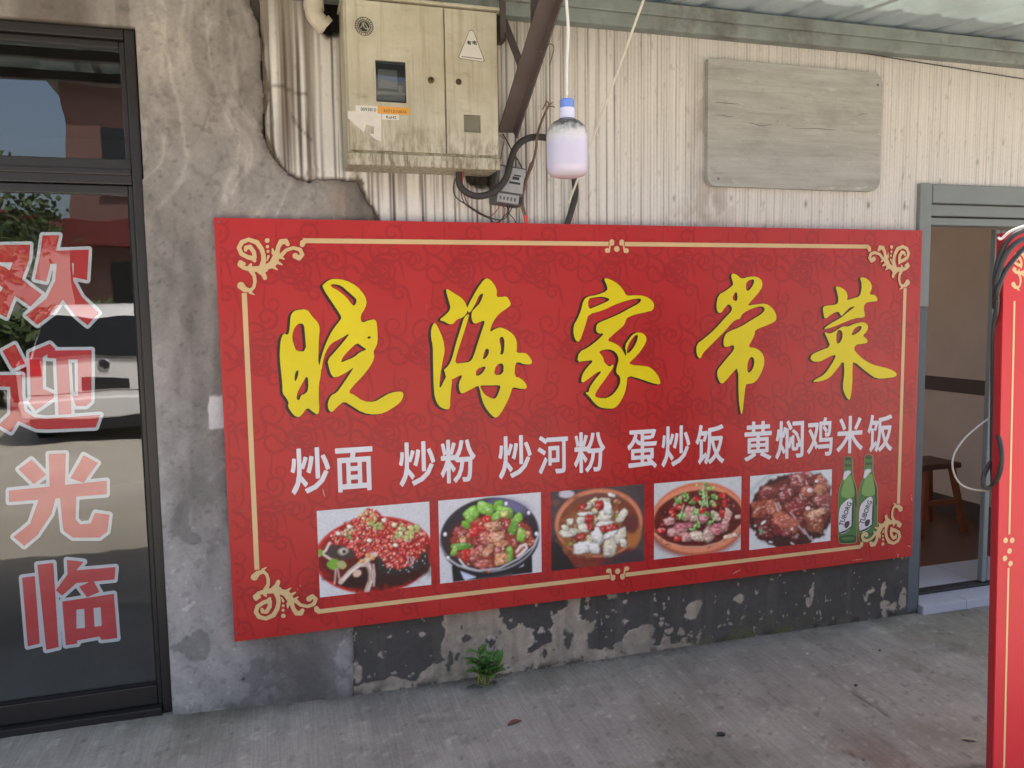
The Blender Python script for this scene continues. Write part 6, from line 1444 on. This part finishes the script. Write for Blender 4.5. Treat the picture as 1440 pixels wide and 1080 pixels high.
def sec(y, hw, z0, z1, r, taper=0.0, n=5):
    P = []
    for (sx_, sz_, a0) in ((1, 1, 0), (-1, 1, 90), (-1, -1, 180), (1, -1, 270)):
        for k in range(n):
            a = math.radians(a0 + 90 * k / (n - 1)); w = hw - (taper if sz_ > 0 else 0)
            P.append((CXc + sx_ * (w - r) + r * math.cos(a), y, (z1 - r if sz_ > 0 else z0 + r) + r * math.sin(a)))
    return P
yb0 = CY0
loft([sec(yb0, .80, .38, .98, .08), sec(yb0 - .05, .88, .30, 1.0, .10), sec(yb0 - .5, .91, .24, 1.0, .10), sec(yb0 - 2.2, .92, .22, .99, .10), sec(yb0 - 3.4, .91, .22, .96, .12), sec(yb0 - 4.2, .86, .26, .86, .14), sec(yb0 - 4.5, .72, .34, .74, .12)], 'body', mWhiteP, car)
loft([sec(yb0 - .02, .76, .90, 1.0, .03), sec(yb0 - .16, .78, .92, 1.40, .08, .12), sec(yb0 - .40, .80, .92, 1.60, .12, .18), sec(yb0 - 1.4, .82, .92, 1.64, .12, .20), sec(yb0 - 2.3, .82, .92, 1.60, .12, .20), sec(yb0 - 3.15, .82, .92, 1.06, .05, .05)], 'cabin', mWhiteP, car)
def quad_plate(name, pts, th, mt):
    a, b, c = (Vector(pts[i]) for i in (0, 1, 2)); nrm = (b - a).cross(c - a).normalized() * th
    mb = MB(); n = len(pts); mb.add(list(pts) + [Vector(p_) + nrm for p_ in pts], [tuple(range(n)), tuple(range(2 * n - 1, n - 1, -1))] + [(i, (i + 1) % n, n + (i + 1) % n, n + i) for i in range(n)]); return mb.build(name, mt, car, smooth=False)
quad_plate('rear_window', [(CXc - .70, yb0 + .03, 1.02), (CXc + .70, yb0 + .03, 1.02), (CXc + .62, yb0 - .17, 1.46), (CXc - .62, yb0 - .17, 1.46)], -.012, mTint)
quad_plate('windscreen', [(CXc - .70, yb0 - 3.12, 1.06), (CXc + .70, yb0 - 3.12, 1.06), (CXc + .60, yb0 - 2.38, 1.55), (CXc - .60, yb0 - 2.38, 1.55)], .03, mTint)
for s_ in (-1, 1):
    quad_plate('side_window', [(CXc + s_ * .815, yb0 - .55, 1.05), (CXc + s_ * .815, yb0 - 2.85, 1.05), (CXc + s_ * .67, yb0 - 2.3, 1.5), (CXc + s_ * .67, yb0 - .6, 1.5)], .02 * s_, mTint)
    m = MB(); m.box(CXc + s_ * .74 - .09, CXc + s_ * .74 + .09, yb0 - .06, yb0 + .012, .80, 1.0, .02, 2); m.build('tail_lamp', mTail, car)
    for yw in (-.85, -3.55):
        m = MB(); m.lathe([(.20, -.11), (.31, -.11), (.335, -.08), (.335, .08), (.31, .11), (.20, .11)], (CXc + s_ * .80, yb0 + yw, .325), 28, 'X'); wh = m.build('wheel', mTyre, car)
        m = MB(); m.lathe([(.20, -.115), (.19, -.118), (.05, -.118 + .0)], (CXc + s_ * .80, yb0 + yw, .325), 20, 'X'); m.lathe([(.20, .115), (.19, .118), (.05, .118)], (CXc + s_ * .80, yb0 + yw, .325), 20, 'X'); m.build('rim', mRim, wh)
m = MB(); m.box(CXc - .88, CXc + .88, yb0 - .3, yb0 + .06, .34, .56, .05, 3); m.build('rear_bumper', mWhiteP, car)
m = MB(); m.box(CXc - .8, CXc + .8, yb0 - .3, yb0 + .045, .20, .338, .03, 2); m.build('bumper_skirt', mBlkP, car)
m = MB(); m.box(CXc - .26, CXc + .26, yb0 + .0, yb0 + .008, .64, .78, .004); m.build('plate_recess', mBlkP, car)
m = MB(); m.lathe([(.055, 0.0), (.062, 0.014), (.052, 0.02), (.046, .012)], (CXc, yb0, .91), 24, 'Y'); m.build('emblem', mChr, car)
m = MB(); m.box(CXc - .8, CXc + .8, yb0 - .001, yb0 + .003, .615, .622); m.build('tailgate_seam', mBlkP, car)
# building opposite, hedge, tree
opp = thing('opposite_building', 'two storey pinkish building across the street, mirrored in the door glass', 'building', (2.0, -19, 0))
mPink = pmat('pink_wall', lin(116, 88, 82), rough=0.85, var=0.1, scale=2); mOppG = pmat('grey_wall', lin(150, 146, 140), rough=0.85, var=0.1, scale=2); mOppR = pmat('red_fascia', lin(104, 40, 38), rough=0.6); mWinD = pmat('dark_window', lin(40, 44, 48), rough=0.15)
m = MB(); m.box(-4.3, 14, -22, -17, 0, 6.6); m.build('wall', mPink, opp)
m = MB(); m.box(-4.32, 14, -17.0, -16.4, 3.0, 3.6, .01); m.build('fascia', mOppR, opp)
m = MB(); m.box(-4.6, 14.2, -22.2, -16.6, 6.6, 6.9, .01); m.build('roof', mOppG, opp)
for k in range(7):
    a = -3.5 + k * 2.4
    m = MB(); m.box(a, a + 1.2, -17.03, -16.97, 4.3, 5.7); w_ = m.build('window', mWinD, opp); m = MB(); m.box(a - .06, a + 1.26, -17.06, -16.9, 4.2, 4.29); m.build('sill', mOppG, w_)
    m = MB(); m.box(a, a + 1.7, -17.03, -16.97, 0.1, 2.7); w_ = m.build('shopfront', mWinD, opp); m = MB(); m.box(a + .82, a + .88, -17.06, -17.031 + .07, 0.1, 2.7); m.build('mullion', mOppG, w_)
opp2 = thing('far_house', 'plain pale house left of the pink building across the street', 'building', (-14, -26, 0))
m = MB(); m.box(-24, -7, -32, -25, 0, 4.4); m.build('wall', mOppG, opp2); m = MB(); m.box(-24.4, -6.6, -32.4, -24.6, 4.4, 4.7, .02); m.build('roof', mOppR, opp2)
for k in range(5):
    a = -22 + k * 3; m = MB(); m.box(a, a + 1.3, -25.03, -24.97, 1.3, 2.8); m.build('window', mWinD, opp2)
mFol = pmat('street_leaf', lin(60, 78, 42), rough=0.6, var=0.3, scale=3); mBark = pmat('bark', lin(104, 88, 72), rough=0.9)
def tree(name, x, y, h, r, n, label, trunk=True, rz=1.0):
    t = thing(name, label, 'tree' if trunk else 'hedge', (x, y, 0)); rr_ = np.random.default_rng(int(abs(x * 100)))
    m = MB(); m.tube([(x, y, -.05), (x + .05, y, h * .35), (x, y + .05, h * .75)], [.11 if trunk else .04, .08, .03], 8); m.build('trunk', mBark, t)
    for k in range(5):
        a = k * 1.3; m = MB(); m.tube([(x, y, h * .35), (x + .35 * r * math.cos(a), y + .35 * r * math.sin(a), h * .6), (x + .7 * r * math.cos(a), y + .7 * r * math.sin(a), h * .78)], [.05, .03, .012], 6); m.build('limb', mBark, t)
    cl = rr_.normal(0, .45, (26, 3)); C_ = cl[rr_.integers(26, size=n)] + rr_.normal(0, .18, (n, 3))
    P = np.array([x, y, h * (.62 if trunk else .5)]) + C_ * np.array([r, r, h * .34 * rz]); P[:, 2] = np.maximum(P[:, 2], .12)
    d1 = rr_.normal(0, 1, (n, 3)); d1 /= np.linalg.norm(d1, axis=1)[:, None]; d2_ = np.cross(d1, rr_.normal(0, 1, (n, 3))); d2_ /= np.linalg.norm(d2_, axis=1)[:, None]
    s_ = rr_.uniform(.06, .13, (n, 1)); V = np.stack([P - d1 * s_, P + d2_ * s_ * .5, P + d1 * s_, P - d2_ * s_ * .5], 1).reshape(-1, 3)
    np_mesh('crown', V, np.arange(4 * n).reshape(-1, 4), mFol, t, smooth=False)
tree('street_tree', -5.6, -15.2, 5.6, 1.2, 2600, 'slim green tree across the street left of the pink building')
tree('street_hedge', -4.3, -11.6, 1.9, 1.0, 2600, 'dense green bush left of the parked white car', False)
tree('street_hedge', -6.6, -12.4, 2.1, 1.3, 2600, 'wide green bush farther left across the street', False)
